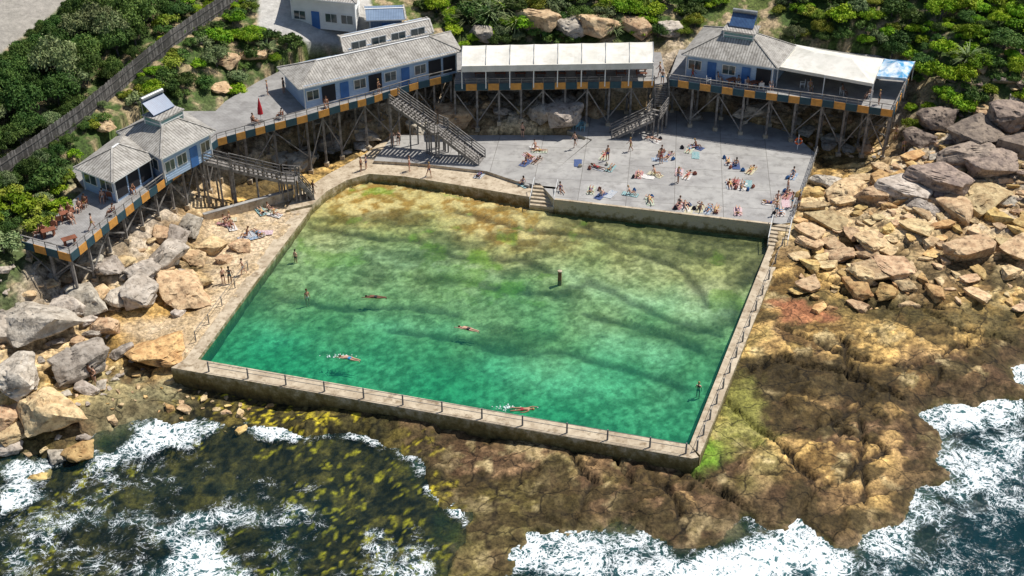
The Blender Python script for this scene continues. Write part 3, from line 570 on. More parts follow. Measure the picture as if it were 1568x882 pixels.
for i in range(NB+1):
    a=P_(i/NB,0.02); c=P_(i/NB,.98); m_=P_(i/NB,.5)
    b.beam('posts',(a.x,a.y,DZ),(a.x,a.y,8.95),.12,.12,M_white); b.beam('posts',(c.x,c.y,DZ),(c.x,c.y,9.3),.12,.12,M_white)
    b.beam('rafters',(a.x,a.y,9.37),(m_.x,m_.y,9.88),.09,.06,M_steel); b.beam('rafters',(m_.x,m_.y,9.88),(c.x,c.y,9.43),.09,.06,M_steel)
    if i<NB:
        c2=P_((i+1)/NB,.98); b.beam('back_screen_and_shade',(c.x,c.y,7.4),(c2.x,c2.y,7.4),.06,1.8,M_blue if i%2 else M_dark)  # blue panels; the dark bays between paint the shaded interior
        a2=P_((i+1)/NB,.02); b.beam('head_rail',(a.x,a.y,8.62),(a2.x,a2.y,8.62),.08,.1,M_white)
b.finish('cafe_canopy')
b=MB()
for i in range(9):
    p=S(735+i*31,122,DZ); p.y+=1.6
    b.box('table_tops',(p.x,p.y,DZ+.74),(1.3,.8,.06),M_wood)
    for dx in(-.5,.5):
        for dy in(-.3,.3): b.beam('table_legs',(p.x+dx,p.y+dy,DZ),(p.x+dx,p.y+dy,DZ+.72),.06,.06,M_wood)
    for s in(-1,1): b.box('benches',(p.x,p.y+s*.75,DZ+.44),(1.3,.3,.06),M_wood); b.beam('bench_legs',(p.x-.5,p.y+s*.75,DZ),(p.x-.5,p.y+s*.75,DZ+.42),.06,.2,M_wood); b.beam('bench_legs',(p.x+.5,p.y+s*.75,DZ),(p.x+.5,p.y+s*.75,DZ+.42),.06,.2,M_wood)
b.finish('cafe_tables')
def tent(name,quad,ze,rise,mat,hang,legz=DZ,trim=None,back=False,n_=8):
    b=MB(); q=[Vector(p) for p in quad]
    apex=[(q[0]+q[3])/2,(q[1]+q[2])/2]; r0=apex[0].lerp(apex[1],.3 if back else .5); r1=apex[1].lerp(apex[0],.3 if back else .5)
    for a,c_,ra,rb_ in ((q[0],q[1],r0,r1),(q[1],q[2],r1,r1),(q[2],q[3],r1,r0),(q[3],q[0],r0,r0)):
        g=[]
        for i in range(n_+1):
            for j in range(n_+1):
                s=j/n_; e_=a.lerp(c_,i/n_); t=ra.lerp(rb_,i/n_); p=e_.lerp(t,s); g.append((p.x,p.y,ze+rise*(s**1.35)-.12*math.sin(math.pi*i/n_)*(1-s)))
        W_=n_+1; b.add('fabric_roof',g,[[i*W_+j,(i+1)*W_+j,(i+1)*W_+j+1,i*W_+j+1] for i in range(n_) for j in range(n_)],mat)
        b.add('valance',[(a.x,a.y,ze),(c_.x,c_.y,ze),(c_.x,c_.y,ze-hang),(a.x,a.y,ze-hang)],[[0,3,2,1]],trim or mat)
    for p in q: b.cyl('legs',(p.x,p.y,legz),(p.x,p.y,ze),.06,.06,M_white)
    if back:
        b.beam('back_wall',(*q[3],legz+1.2),(*q[2],legz+1.2),.04,2.3,mat); m=(q[0]+q[1])/2; b.cyl('legs',(m.x,m.y,legz),(m.x,m.y,ze),.06,.06,M_white)
    b.finish(name)
tent('white_marquee',S2([(1192,102),(1337,128),(1353,90),(1218,68)],9.0),9.0,.9,M_fabric,.35,back=True)
M_bt=mk('blue_tent_fabric',(.05,.30,.55),(.7,.75,.8),0.9,.6)
tent('blue_gazebo',S2([(1340,116),(1388,120),(1401,94),(1355,90)],8.8),8.8,.9,M_bt,.3)
for u,v in ((400,186),(524,152)):
    p=S(u,v,DZ); b=MB(); b.cyl('pole',p,p+Vector((0,0,2.4)),.03,.03,M_white); b.cyl('closed_canopy',p+Vector((0,0,.9)),p+Vector((0,0,1.6)),.3,.24,M_red,9); b.cyl('closed_canopy',p+Vector((0,0,1.6)),p+Vector((0,0,2.7)),.24,.03,M_red,9); b.cyl('base',p,p+Vector((0,0,.1)),.35,.3,M_timberd,12); b.finish('closed_umbrella')
# ------------------------------------------------------------------ timber stairs
def stair(b,p,q,wd,rail=True):
    d=q-p; dh=Vector((d.x,d.y,0)); L_=dh.length; dh.normalize(); r=Vector((-dh.y,dh.x,0))
    nn=max(2,int(abs(d.z)/.18)) if abs(d.z)>.3 else 0
    for s in(-1,1):
        b.beam('stringers',p+r*s*wd/2-Vector((0,0,.1)),q+r*s*wd/2-Vector((0,0,.1)),.1,.32,M_timber)
        nr=max(2,int(L_/1.3))
        for k in range(nr+1):
            c=p.lerp(q,k/nr)+r*s*wd/2; b.beam('rail_posts',c,c+Vector((0,0,1.05)),.1,.1,M_timber)
        for z in(.35,.7,1.05): b.beam('rails',p+r*s*wd/2+Vector((0,0,z)),q+r*s*wd/2+Vector((0,0,z)),.07,.1,M_timber)
    if nn:
        for k in range(nn):
            c=p.lerp(q,(k+.5)/nn); b.beam('treads',c-r*wd/2,c+r*wd/2,.27,.05,M_timber)
    else: b.beam('landing',p,q,wd,.1,M_timber)
    for t in(.0,.5,1.0):
        c=p.lerp(q,t)
        for s in(-1,1):
            e_=c+r*s*wd/2*.9; z=hgt(e_.x,e_.y); z=max(z,.8)
            if c.z-z>.6: b.beam('legs',(e_.x,e_.y,z-.1),(e_.x,e_.y,c.z-.1),.16,.16,M_timber)
b=MB(); A0=S(603,152,DZ);A1=S(662,194,4.0);A2=S(676,200,4.0);A3=S(738,247,1.0)
stair(b,A0,A1,2.1);stair(b,A1,A2,2.1);stair(b,A2,A3,2.1); b.finish('timber_staircase')
b=MB(); A0=S(318,246,5.6);A1=S(352,254,5.0);A2=S(430,272,3.0);A3=S(455,274,3.0);A4=S(478,300,.7)
stair(b,S(308,243,DZ),A1,1.6);stair(b,A1,A2,1.6);stair(b,A2,A3,1.6);stair(b,A3,A4,1.6); b.finish('timber_staircase')
b=MB(); A0=S(1012,128,DZ);A1=S(1013,160,4.2);A2=S(1000,178,3.6);A3=S(935,208,1.3)
stair(b,A0,A1,1.7);stair(b,A1,A2,1.6);stair(b,A2,A3,1.6); b.finish('timber_staircase')
b=MB(); path=[S(1250,238,1.3),S(1232,290,1.3),S(1213,338,1.3)]; pp=[]
for i in range(2):
    for k in range(5): pp.append(path[i].lerp(path[i+1],k/5))
pp.append(path[2])
for i,p in enumerate(pp):
    b.cyl('posts',p,p+Vector((0,0,1.1)),.05,.05,M_rail,6)
    if i:
        for z in(.4,.75,1.1): b.beam('rails',pp[i-1]+Vector((0,0,z)),p+Vector((0,0,z)),.05,.05,M_rail)
b.finish('terrace_railing')
me=bpy.data.meshes.new('lifebuoy'); R_,r_=.36,.09; vs=[];fs_=[];mi_=[]
for i in range(24):
    for j in range(8):
        a=2*math.pi*i/24;c=2*math.pi*j/8; vs.append(((R_+r_*math.cos(c))*math.cos(a),r_*math.sin(c),(R_+r_*math.cos(c))*math.sin(a)))
        fs_.append((i*8+j,((i+1)%24)*8+j,((i+1)%24)*8+(j+1)%8,i*8+(j+1)%8)); mi_.append(1 if i%6==0 else 0)
me.from_pydata(vs,[],fs_); me.materials.append(mk('orange_plastic',(.7,.12,.02),None)); me.materials.append(M_white); me.polygons.foreach_set('material_index',mi_)
o=bpy.data.objects.new('lifebuoy',me); scene.collection.objects.link(o); o.location=S(1223,216,2.4)
b=MB(); p=S(1223,216,2.4)+Vector((0,.14,0)); b.cyl('post',(p.x,p.y,1.3),(p.x,p.y,3.1),.05,.05,M_white); b.finish('lifebuoy_post')
b=MB(); p=S(857,428,0); b.cyl('post',p+Vector((0,0,-1.5)),p+Vector((0,0,.9)),.2,.18,mk('rusty_post',(.16,.07,.03),(.25,.15,.08),3)); b.cyl('cap',p+Vector((0,0,.9)),p+Vector((0,0,.98)),.23,.23,M_conct); b.finish('pool_depth_post')
# ------------------------------------------------------------------ fence, top buildings
fence=[(-40,300),(0,278),(60,238),(120,194),(165,158),(205,122),(262,78),(300,50),(350,14),(385,-12)]
fp=[G(u,v) for u,v in fence[1:]]; fp=[fp[0]+Vector((-6,-4,0))]+fp
b=MB()
for i in range(len(fp)-1):
    a,c=fp[i],fp[i+1]; n_=max(2,int((c-a).length/.16))
    for k in range(n_):
        p=a.lerp(c,(k+.5)/n_); z=a.z+(c.z-a.z)*(k+.5)/n_; d=(c-a).normalized()*.07
        hh=2.1+random.uniform(-.06,.06); b.beam('palings',(p.x-d.x,p.y-d.y,z+hh/2-.2),(p.x+d.x,p.y+d.y,z+hh/2-.2),.03,hh+.3,M_timberd if random.random()<.6 else M_timber)
    for z in(.5,1.5): b.beam('rails',a+Vector((.05,.05,z)),c+Vector((.05,.05,z)),.06,.1,M_timberd)
b.finish('paling_fence')
g0=G(490,28)
building('white_house',[tuple((S(u,v,g0.z+3)).xy) for u,v in ((438,-2),(546,8),(560,-50),(450,-60))],g0.z+3.2,1.8,zf=g0.z-.6,mat=M_white,wins={0:'wdww',1:'ww'})
g0=G(590,40)
M_corr=mk('blue_corrugated_steel',(.22,.30,.42),(.18,.25,.36),1,.5,stripe=1.6,sdark=.6)
building('corrugated_shed',[tuple((S(u,v,g0.z+1.5)).xy) for u,v in ((560,40),(622,38),(618,16),(556,18))],g0.z+2.2,.5,zf=g0.z-.5,mat=M_corr,roof=M_corr,wins={0:'d'},gable=True)
# ------------------------------------------------------------------ boulders
def mk_rock(name,a,bc): return mk(name,a,bc,1.1,.9,.7,objrand=.22,grime=(1.6,tuple(x*.28 for x in bc),.85))
R_tan=mk_rock('tan_sandstone',(.66,.50,.29),(.46,.31,.17)); R_grey=mk_rock('grey_sandstone',(.54,.48,.40),(.36,.31,.25)); R_pur=mk_rock('brown_grey_rock',(.36,.28,.22),(.20,.155,.13)); R_och=mk_rock('ochre_sandstone',(.66,.46,.20),(.42,.25,.10))
def rockmesh(seed,flat,round_):
    rnd=random.Random(seed); bm=bmesh.new()
    for i in range(15):
        v=Vector((rnd.uniform(-1,1),rnd.uniform(-1,1),rnd.uniform(-1,1))); m=max(abs(v.x),abs(v.y),abs(v.z)); v=v/m if rnd.random()<.8 else v.normalized()
        if flat<.5: v.z=math.copysign(1,v.z) if abs(v.z)>.25 else v.z
        v=Vector((v.x*.95,v.y*.8,v.z*flat)); bm.verts.new(v)
    r=bmesh.ops.convex_hull(bm,input=bm.verts); bmesh.ops.delete(bm,geom=[g for g in r['geom_interior'] if isinstance(g,bmesh.types.BMVert)],context='VERTS')
    for k in range(3):
        bmesh.ops.subdivide_edges(bm,edges=[e_ for e_ in bm.edges if e_.calc_length()>.16],cuts=1,use_grid_fill=True); bmesh.ops.triangulate(bm,faces=bm.faces[:])
    bmesh.ops.smooth_vert(bm,verts=bm.verts[:],factor=.5,use_axis_x=True,use_axis_y=True,use_axis_z=True)
    for v in bm.verts:
        q=v.co.copy(); n_=noise.fractal(q*1.6+Vector((seed*3.1,0,0)),1,2,5); st=noise.noise(Vector((q.x*.8,q.y*.8,q.z*9+seed))); cr_=abs(noise.noise(q*1.3+Vector((0,seed*1.7,0)))); 
        d=Vector((q.x,q.y,q.z*.4)).normalized()
        v.co+=d*(n_*(.10 if flat>.5 else .07)+st*.035-(.09 if cr_<.03 else 0))
    me=bpy.data.meshes.new('boulder_mesh'); bm.to_mesh(me); bm.free(); me.polygons.foreach_set('use_smooth',[True]*len(me.polygons))
    try: me.set_sharp_from_angle(angle=math.radians(28))
    except Exception: pass
    me.materials.append(R_tan); return me
RM=[rockmesh(i,.62,.10) for i in range(7)]; RF=[rockmesh(20+i,.3,.07) for i in range(8)]
def boulder(name,p,w,d,h,mat,yaw=None,flat=False,parent=None,sink=.35):
    me=random.choice(RF if flat else RM); o=bpy.data.objects.new(name,me); scene.collection.objects.link(o)
    k=.3 if flat else .62; tl=.07 if flat else .14
    o.scale=(w/1.8,d/1.6,h/(2*k)); o.rotation_euler=(random.uniform(-tl,tl),random.uniform(-tl,tl),random.uniform(0,6.28) if yaw is None else yaw); o.location=(p.x,p.y,p.z+h*(.5-sink))
    o.material_slots[0].link='OBJECT'; o.material_slots[0].material=mat
    if parent: o.parent=parent
    return o
for u,v,wp,h,m in [(60,515,115,3.2,R_grey),(115,565,85,2.8,R_grey),(28,590,75,3,R_grey),(78,655,95,3.4,R_tan),(8,650,45,2,R_tan),(18,672,40,1.4,R_tan),(130,700,50,1.6,R_och),(57,737,34,1.2,R_och),(282,455,80,2.4,R_tan),(218,458,60,2.4,R_grey),(255,405,50,2.8,R_grey),(212,425,55,2,R_grey),(370,382,30,1.2,R_tan),(135,475,55,3,R_grey),(235,540,85,1.2,R_och),(292,358,40,2.2,R_grey),(328,380,42,1.4,R_tan),(5,520,60,2.5,R_grey),(270,375,40,2,R_grey),(170,420,50,2,R_grey),(188,465,45,1.8,R_grey),(300,400,34,1.2,R_tan),(160,505,40,1.6,R_tan),(105,480,40,2,R_grey),(345,400,26,.8,R_tan),
 (868,185,60,3.2,R_grey),(905,180,40,2.8,R_tan),(830,180,40,2.6,R_grey),(950,175,40,2.5,R_grey),(690,185,60,2.8,R_tan),(640,200,40,1.8,R_grey),(455,255,45,2.4,R_grey),(500,225,40,2,R_grey),(560,215,40,1.5,R_grey),(1150,180,50,2.2,R_grey),(1060,185,40,2.2,R_grey),
 (1500,215,90,4,R_pur),(1545,195,60,3.5,R_pur),(1475,250,70,3,R_pur),(1380,300,70,2.4,R_grey),(1335,305,60,2.2,R_tan),(1290,300,55,2,R_tan),(1265,285,40,1.6,R_grey),(1435,285,80,2.6,R_pur),(1520,260,70,2.6,R_pur),(1560,240,60,3,R_pur),(1440,195,60,3,R_pur),(1410,225,50,2.5,R_pur),(1500,310,70,1.8,R_tan),(1320,425,45,1.5,R_tan),(1365,415,60,1.4,R_tan),(1310,450,45,1.2,R_och),(1355,455,36,.9,R_och),(1430,455,30,1.2,R_och),(1385,440,30,.9,R_tan),(1280,395,45,1.2,R_tan),(1240,375,35,1.0,R_tan),(1340,370,60,1.2,R_tan),
 (825,40,60,3,R_tan),(870,50,50,2.5,R_grey),(920,45,60,2.6,R_tan),(970,50,50,2.2,R_tan),(1020,50,40,2,R_grey),(740,55,40,2,R_grey),(350,100,40,1.5,R_tan),(390,90,35,1.5,R_tan),(340,140,30,1.2,R_tan),(160,200,30,1.4,R_tan)]:
    p=G(u,v); sc=(v+812)*.839/(65-p.z); wm=wp/sc; boulder('boulder',p,wm*1.15,wm*.9,h,m,sink=.3)
rp=bpy.data.objects.new('rock_rubble',None); scene.collection.objects.link(rp)
def scatter(poly,z,n_,smin,smax,mats,flat,yaw=None,mind=.7,hk=1):
    P=S2(poly,z); x0,x1=min(p[0] for p in P),max(p[0] for p in P); y0,y1=min(p[1] for p in P),max(p[1] for p in P); pl=[]
    for t in range(n_*12):
        if len(pl)>=n_: break
        x,y=random.uniform(x0,x1),random.uniform(y0,y1)
        if sdp(np.array([x]),np.array([y]),P)[0]<0: continue
        if max(att(cdn,x,y),att(prm,x,y),att(pd,x,y))>-.6 or att(lb,x,y)>-.3: continue
        s=smin+(smax-smin)*random.random()**2
        if any((x-a)**2+(y-c)**2<(mind*(s+r)/2)**2 for a,c,r in pl): continue
        pl.append((x,y,s)); boulder('rock',Vector((x,y,hgt(x,y))),s,s*random.uniform(.55,.9),s*random.uniform(.3,.5)*hk,random.choice(mats),flat=flat,parent=rp,yaw=None if yaw is None else yaw+random.uniform(-.4,.4)+random.choice((0,1.57)))
scatter([(1235,285),(1568,200),(1650,200),(1650,390),(1400,405),(1225,430),(1225,340)],1.5,230,1.2,6.0,[R_tan,R_tan,R_och],True,.5,.74,.8)
scatter([(1390,200),(1440,150),(1568,150),(1650,190),(1650,300),(1400,290)],4,120,.8,3.4,[R_pur,R_pur,R_grey,R_tan],False,None,.68)
scatter([(1200,430),(1300,430),(1568,420),(1568,470),(1250,470)],.6,34,.6,2.6,[R_tan,R_och],True,.5,.8,.7)
scatter([(0,470),(150,430),(330,340),(340,400),(250,520),(150,590),(120,660),(0,680)],.8,120,.5,2.4,[R_tan,R_grey,R_grey],False)
scatter([(130,560),(300,590),(420,610),(380,650),(160,650)],-1,50,.3,1.3,[R_och,R_tan],True)
scatter([(400,215),(600,170),(800,150),(1200,160),(1350,190),(1350,240),(1200,200),(900,200),(600,215),(420,250)],1.6,120,.6,2.6,[R_grey,R_tan],False)
# ------------------------------------------------------------------ vegetation
def leafmat(name,a,bc):
    m=mk(name,a,bc,1.1,.6,objrand=.35,spec=.12,det=1); return m
LV=[leafmat('leaf_dark_green',(.05,.105,.022),(.11,.18,.04)),leafmat('leaf_bright_green',(.15,.29,.012),(.28,.40,.025)),leafmat('leaf_grey_green',(.13,.18,.07),(.23,.27,.12)),leafmat('leaf_olive',(.15,.21,.02),(.27,.30,.04))]
def crown(seed,R,Hh,nl,N,ls,trunk=True):
    rnd=np.random.RandomState(seed); lob=[]
    for i in range(nl):
        a=rnd.uniform(0,6.28); r=R*math.sqrt(rnd.uniform(0,1))*.75; z=Hh*(.35+.5*(1-(r/R)**2)*rnd.uniform(.5,1.1)); lob.append((r*math.cos(a),r*math.sin(a),z,R*rnd.uniform(.22,.42)))
    lob=np.array(lob); k=rnd.randint(0,nl,N); d=rnd.normal(size=(N,3)); d/=np.linalg.norm(d,axis=1)[:,None]; d[:,2]=np.abs(d[:,2])*1.0-.25*(rnd.uniform(size=N)<.3)
    rr=lob[k,3]*(rnd.uniform(.55,1.12,N)); c=lob[k,:3]+d*rr[:,None]*np.array([1,1,.8])
    nrm=d+rnd.normal(size=(N,3))*.55; nrm/=np.linalg.norm(nrm,axis=1)[:,None]; t=np.cross(nrm,rnd.normal(size=(N,3))); t/=np.linalg.norm(t,axis=1)[:,None]; bb=np.cross(nrm,t)
    s=ls*rnd.uniform(.6,1.5,N)[:,None]; v=np.stack([c-t*s,c-bb*s*.45,c+t*s,c+bb*s*.45],1).reshape(-1,3)
    vs=[tuple(x) for x in v]; fs=[[4*i,4*i+1,4*i+2,4*i+3] for i in range(N)]; mi=[0]*N
    b=MB()
    if trunk:
        b.cyl('t',(0,0,-.5),(0.1,0,Hh*.35),R*.07,R*.05,M_timberd,6)
        for l in lob[:min(9,nl)]: b.cyl('t',(0.1,0,Hh*.3),tuple(l[:3]),R*.035,R*.012,M_timberd,5)
        p=b.parts['t']; o=len(vs); vs+=p[0]; fs+=[[i+o for i in f] for f in p[1]]; mi+=[1]*len(p[1])
    me=bpy.data.meshes.new('crown'); me.from_pydata(vs,[],fs); me.materials.append(LV[0]); me.materials.append(M_timberd); me.polygons.foreach_set('material_index',mi); return me
SH=[crown(i,1.0,1.1,16,2000,.08) for i in range(5)]; TR=[crown(30+i,1.0,1.25,34,5500,.05) for i in range(4)]
sp=bpy.data.objects.new('coastal_scrub',None); scene.collection.objects.link(sp)
def plant(name,me,p,s,mat,parent=None,sz=None):
    o=bpy.data.objects.new(name,me); scene.collection.objects.link(o); o.location=(p[0],p[1],p[2]-.15*s); o.scale=(s,s,(sz or s)*random.uniform(.85,1.15)); o.rotation_euler=(random.uniform(-.1,.1),random.uniform(-.1,.1),random.uniform(0,6.28))
    o.material_slots[0].link='OBJECT'; o.material_slots[0].material=mat
    if parent: o.parent=parent
    return o
def inp(x,y,P): return sdp(np.array([x]),np.array([y]),P)[0]>0
TREEP=S2([(-80,260),(0,240),(90,190),(165,130),(240,60),(290,-40),(-100,-40),(-60,20)],11)
BRT=S2([(1340,-60),(1700,-60),(1700,150),(1500,140),(1400,80)],9)
cnt=0; pl=[]; tries=0; fxy=[tuple(p.xy) for p in fp]
while tries<32000 and cnt<1800:
    tries+=1; x=random.uniform(-82,82); y=random.uniform(-5,102)
    vv=att(veg,x,y)
    if vv<.3 or att(dk,x,y)>-.6: continue
    k=vn(np.array([x*.12]),np.array([y*.12]),3)[0]
    T=inp(x,y,TREEP)
    s=random.uniform(1.9,3.4) if T else random.uniform(.8,2.3)
    if not T and k<.22 and random.random()<.6: continue
    fd_=-sdp(np.array([x]),np.array([y]),fxy,False)[0]
    rdd=-att(rod,x,y)
    s=min(s,vv+.9,fd_*.6+.3,rdd*.35+.5)
    if s<.45: continue
    if any((x-a)**2+(y-c)**2<(.40*(s+r))**2 for a,c,r in pl): continue
    pl.append((x,y,s)); cnt+=1
    z=hgt(x,y)
    if T: plant('banksia_tree',random.choice(TR),(x,y,z),s,random.choice([LV[0],LV[0],LV[0],LV[2]]),sz=s*1.3)
    else:
        rr_=random.random(); B_=inp(x,y,BRT); mt=(LV[1] if rr_<.65 else LV[0]) if B_ else (LV[1] if rr_<.28 else LV[3] if rr_<.50 else LV[2] if rr_<.64 else LV[0])
        plant('shrub',random.choice(SH+TR[:2]),(x,y,z),s,mt,parent=sp)
def spiky():
    vs=[];fs=[]
    for i in range(90):
        a=random.uniform(0,6.28);el=random.uniform(.15,1.4); L_=random.uniform(.8,1.2)
        for k in range(4):
            t=k/3; r=L_*t*math.cos(el-.5*t*t); z=.2+L_*t*math.sin(el)-.35*t*t; w_=.05*(1-t)+.005; c=Vector((r*math.cos(a),r*math.sin(a),z)); sd2=Vector((-math.sin(a),math.cos(a),0))*w_
            vs+=[c-sd2,c+sd2]
            if k: o=len(vs); fs.append([o-4,o-3,o-1,o-2])
    me=bpy.data.meshes.new('spiky'); me.from_pydata([tuple(v) for v in vs],[],fs); me.materials.append(LV[2]); return me
SPK=spiky()
for u,v,s in [(750,35,2.8),(770,25,2.6),(735,20,2.6),(790,45,2.2),(715,40,2.2),(940,55,1.6),(895,50,1.6),(1480,100,2.2),(410,85,1.5)]:
    p=G(u,v); plant('pandanus_plant',SPK,p+Vector((0,0,.5)),s,LV[2])
# ------------------------------------------------------------------ people
def body(name,spine,side,thighs,shins,uarms,farms,female=False,look=None):
    sp=Vector(spine).normalized(); r=Vector(side).normalized(); f=sp.cross(r).normalized()*-1
    vs=[];es=[];rad=[];lab=[]
    def v(co,ra,l='s',par=None):
        vs.append(Vector(co)); rad.append(ra); lab.append(l)
        if par is not None: es.append((par,len(vs)-1))
        return len(vs)-1
    P=Vector((0,0,0)); a=v(P,.125,'u'); w1=v(P+sp*.18,.105,'s',a); ch=v(P+sp*.36,.13,'u' if female else 's',w1); nb=v(P+sp*.50,.075,'s',ch); hb=v(P+sp*.58,.052,'s',nb)
    hd=Vector(look).normalized() if look else sp
    h1=v(P+sp*.60+hd*.06,.075,'s',hb); h2_=v(P+sp*.60+hd*.15,.092,'s',h1); h3=v(P+sp*.60+hd*.22,.06,'h',h2_)
    for s,T,Sn,U,A in ((1,thighs[0],shins[0],uarms[0],farms[0]),(-1,thighs[1],shins[1],uarms[1],farms[1])):
        T,Sn,U,A=[Vector(q).normalized() for q in (T,Sn,U,A)]
        hp=v(r*s*.10-sp*.04,.095,'u',a); mt=v(vs[hp]+T*.2,.078,'s',hp); kn=v(vs[hp]+T*.42,.055,'s',mt); cf=v(vs[kn]+Sn*.16,.055,'s',kn); an=v(vs[kn]+Sn*.40,.034,'s',cf)
        tf=f if abs(Sn.dot(f))<.8 else sp
        fd=(tf-Sn*tf.dot(Sn)).normalized(); 
        v(vs[an]+Sn*.04+fd*.17,.028,'s',an)
        shd=v(P+sp*.46+r*s*.17,.055,'s',ch); el=v(vs[shd]+U*.28,.038,'s',shd); wr=v(vs[el]+A*.24,.026,'s',el); pm=v(vs[wr]+A*.07,.032,'s',wr)
        lat=A.cross(r); lat=lat.normalized() if lat.length>.1 else f
        for q,(off,ln) in enumerate(((-.028,.07),(-.010,.085),(.010,.08),(.028,.06))):
            k1=v(vs[pm]+lat*off+A*ln*.5,.0095,'s',pm); v(vs[k1]+A*ln*.45-r*s*.012,.0085,'s',k1)
        v(vs[wr]+A*.05-lat*.055,.011,'s',wr)
    me=bpy.data.meshes.new(name); me.from_pydata([tuple(x) for x in vs],es,[]); ob=bpy.data.objects.new(name,me); scene.collection.objects.link(ob)
    sk_=ob.modifiers.new('s','SKIN'); sk_.use_smooth_shade=True
    for i,x in enumerate(me.skin_vertices[0].data): x.radius=(rad[i],rad[i]*.88 if lab[i]=='u' else rad[i]); x.use_root=(i==0)
    sb=ob.modifiers.new('b','SUBSURF'); sb.levels=1; sb.render_levels=1
    dg=bpy.context.evaluated_depsgraph_get(); m2=bpy.data.meshes.new_from_object(ob.evaluated_get(dg)); bpy.data.objects.remove(ob)
    base=np.array([tuple(x) for x in vs])
    bm=bmesh.new(); bm.from_mesh(m2); 
    hc=P+sp*.60+hd*.13; fc=(f-hd*f.dot(hd)).normalized(); 
    for fa in bm.faces:
        c=fa.calc_center_median(); i=int(np.argmin(((base-np.array(c))**2).sum(1))); fa.material_index={'s':0,'u':1,'h':2}[lab[i]]
    def blob(c,sx,mi,mat3=None):
        rr=bmesh.ops.create_icosphere(bm,subdivisions=2,radius=1); 
        for q in rr['verts']: q.co=Vector(c)+ (mat3@(q.co*1.0) if mat3 else q.co*sx)
        for fa in {f_ for q in rr['verts'] for f_ in q.link_faces}: fa.material_index=mi; fa.smooth=True
    rt=hd.cross(fc).normalized()
    Mx=Matrix((rt,fc,hd)).transposed()
    blob(hc+hd*.035-fc*.018,1,2,Mx@Matrix.Diagonal((.100,.106,.108)))
    if female: blob(hc-hd*.06-fc*.085,1,2,Mx@Matrix.Diagonal((.07,.04,.12)))
    blob(hc+fc*.095-hd*.01,1,0,Mx@Matrix.Diagonal((.013,.02,.022)))
    for s in(-1,1): blob(hc+fc*.082+rt*s*.033+hd*.012,1,2,Mx@Matrix.Diagonal((.012,.008,.008))); blob(hc+rt*s*.09,1,0,Mx@Matrix.Diagonal((.012,.018,.028)))
    blob(hc+fc*.084-hd*.045,1,1,Mx@Matrix.Diagonal((.025,.008,.007)))
    mz=min(q.co.z for q in bm.verts); bmesh.ops.translate(bm,vec=(0,0,-mz),verts=bm.verts[:]); bm.to_mesh(m2); bm.free(); m2.name=name
    while len(m2.materials)<3: m2.materials.append(None)
    return m2
X1=(1,0,0)
POSE={
 'stand':body('stand',(0,0,1),X1,[(.08,0,-1),(-.08,0,-1)],[(.02,.03,-1),(-.02,.03,-1)],[(.25,0,-1),(-.25,0,-1)],[(.1,-.25,-1),(-.1,-.25,-1)]),
 'standf':body('standf',(0,0,1),X1,[(.05,-.1,-1),(-.05,.05,-1)],[(.02,.1,-1),(-.02,.05,-1)],[(.35,.1,-1),(-.25,0,-1)],[(-.3,-.6,-.3),(-.1,-.25,-1)],True),
 'walk':body('walk',(0,-.06,1),X1,[(.05,-.45,-1),(-.05,.35,-1)],[(0,-.1,-1),(0,.7,-1)],[(.2,.45,-1),(-.2,-.45,-1)],[(.1,.1,-1),(-.1,-.8,-.8)]),
 'sit':body('sit',(0,.35,1),X1,[(.2,-1,.45),(-.2,-1,.55)],[(0,-.55,-1),(0,-.5,-1)],[(.3,.35,-1),(-.3,.35,-1)],[(.1,.3,-1),(-.1,.3,-1)],False),
 'sitf':body('sitf',(0,.15,1),X1,[(.25,-1,.05),(-.1,-1,.6)],[(-.1,-1,-.05),(0,-.45,-1)],[(.3,-.3,-1),(-.3,.35,-1)],[(-.2,-.8,-.3),(-.1,.3,-1)],True),
 'chair':body('chair',(0,.2,1),X1,[(.1,-1,.02),(-.1,-1,.02)],[(0,-.15,-1),(0,-.1,-1)],[(.2,-.2,-1),(-.2,-.2,-1)],[(-.1,-1,-.1),(.1,-1,-.1)]),
 'supine':body('supine',(0,1,.05),X1,[(.15,-1,0),(-.1,-1,.6)],[(0,-1,0),(0,-.5,-1)],[(.5,-.8,0),(-.9,.5,0)],[(.2,-1,0),(.6,.9,.1)],True),
 'prone':body('prone',(0,1,.05),(-1,0,0),[(-.12,-1,0),(.12,-1,0)],[(0,-1,0),(0,-1,.1)],[(-.8,.7,0),(.8,.7,0)],[(.5,.8,0),(-.5,.8,0)],True,look=(.1,1,.35)),
 'swim':body('swim',(0,1,.02),(-1,0,0),[(-.06,-1,0),(.06,-1,-.1)],[(0,-1,.1),(0,-1,-.05)],[(-.25,1,.25),(.4,-.9,-.2)],[(0,1,-.1),(.1,-1,-.1)],False),
}
SKN=[mk('skin_fair',(.62,.38,.27),(.55,.32,.22),4,.5),mk('skin_tan',(.45,.24,.15),(.38,.2,.12),4,.5),mk('skin_brown',(.22,.11,.07),(.18,.09,.05),4,.5)]
SUI=[mk('swim_%d'%i,c,None,5,.7) for i,c in enumerate([(.02,.02,.025),(.02,.04,.2),(.40,.05,.06),(.6,.6,.58),(.02,.25,.45),(.03,.1,.12),(.02,.02,.025),(.5,.35,.08)])]
HAI=[mk('hair_dark',(.02,.013,.01),None),mk('hair_brown',(.09,.04,.02),None),mk('hair_fair',(.4,.26,.1),None)]
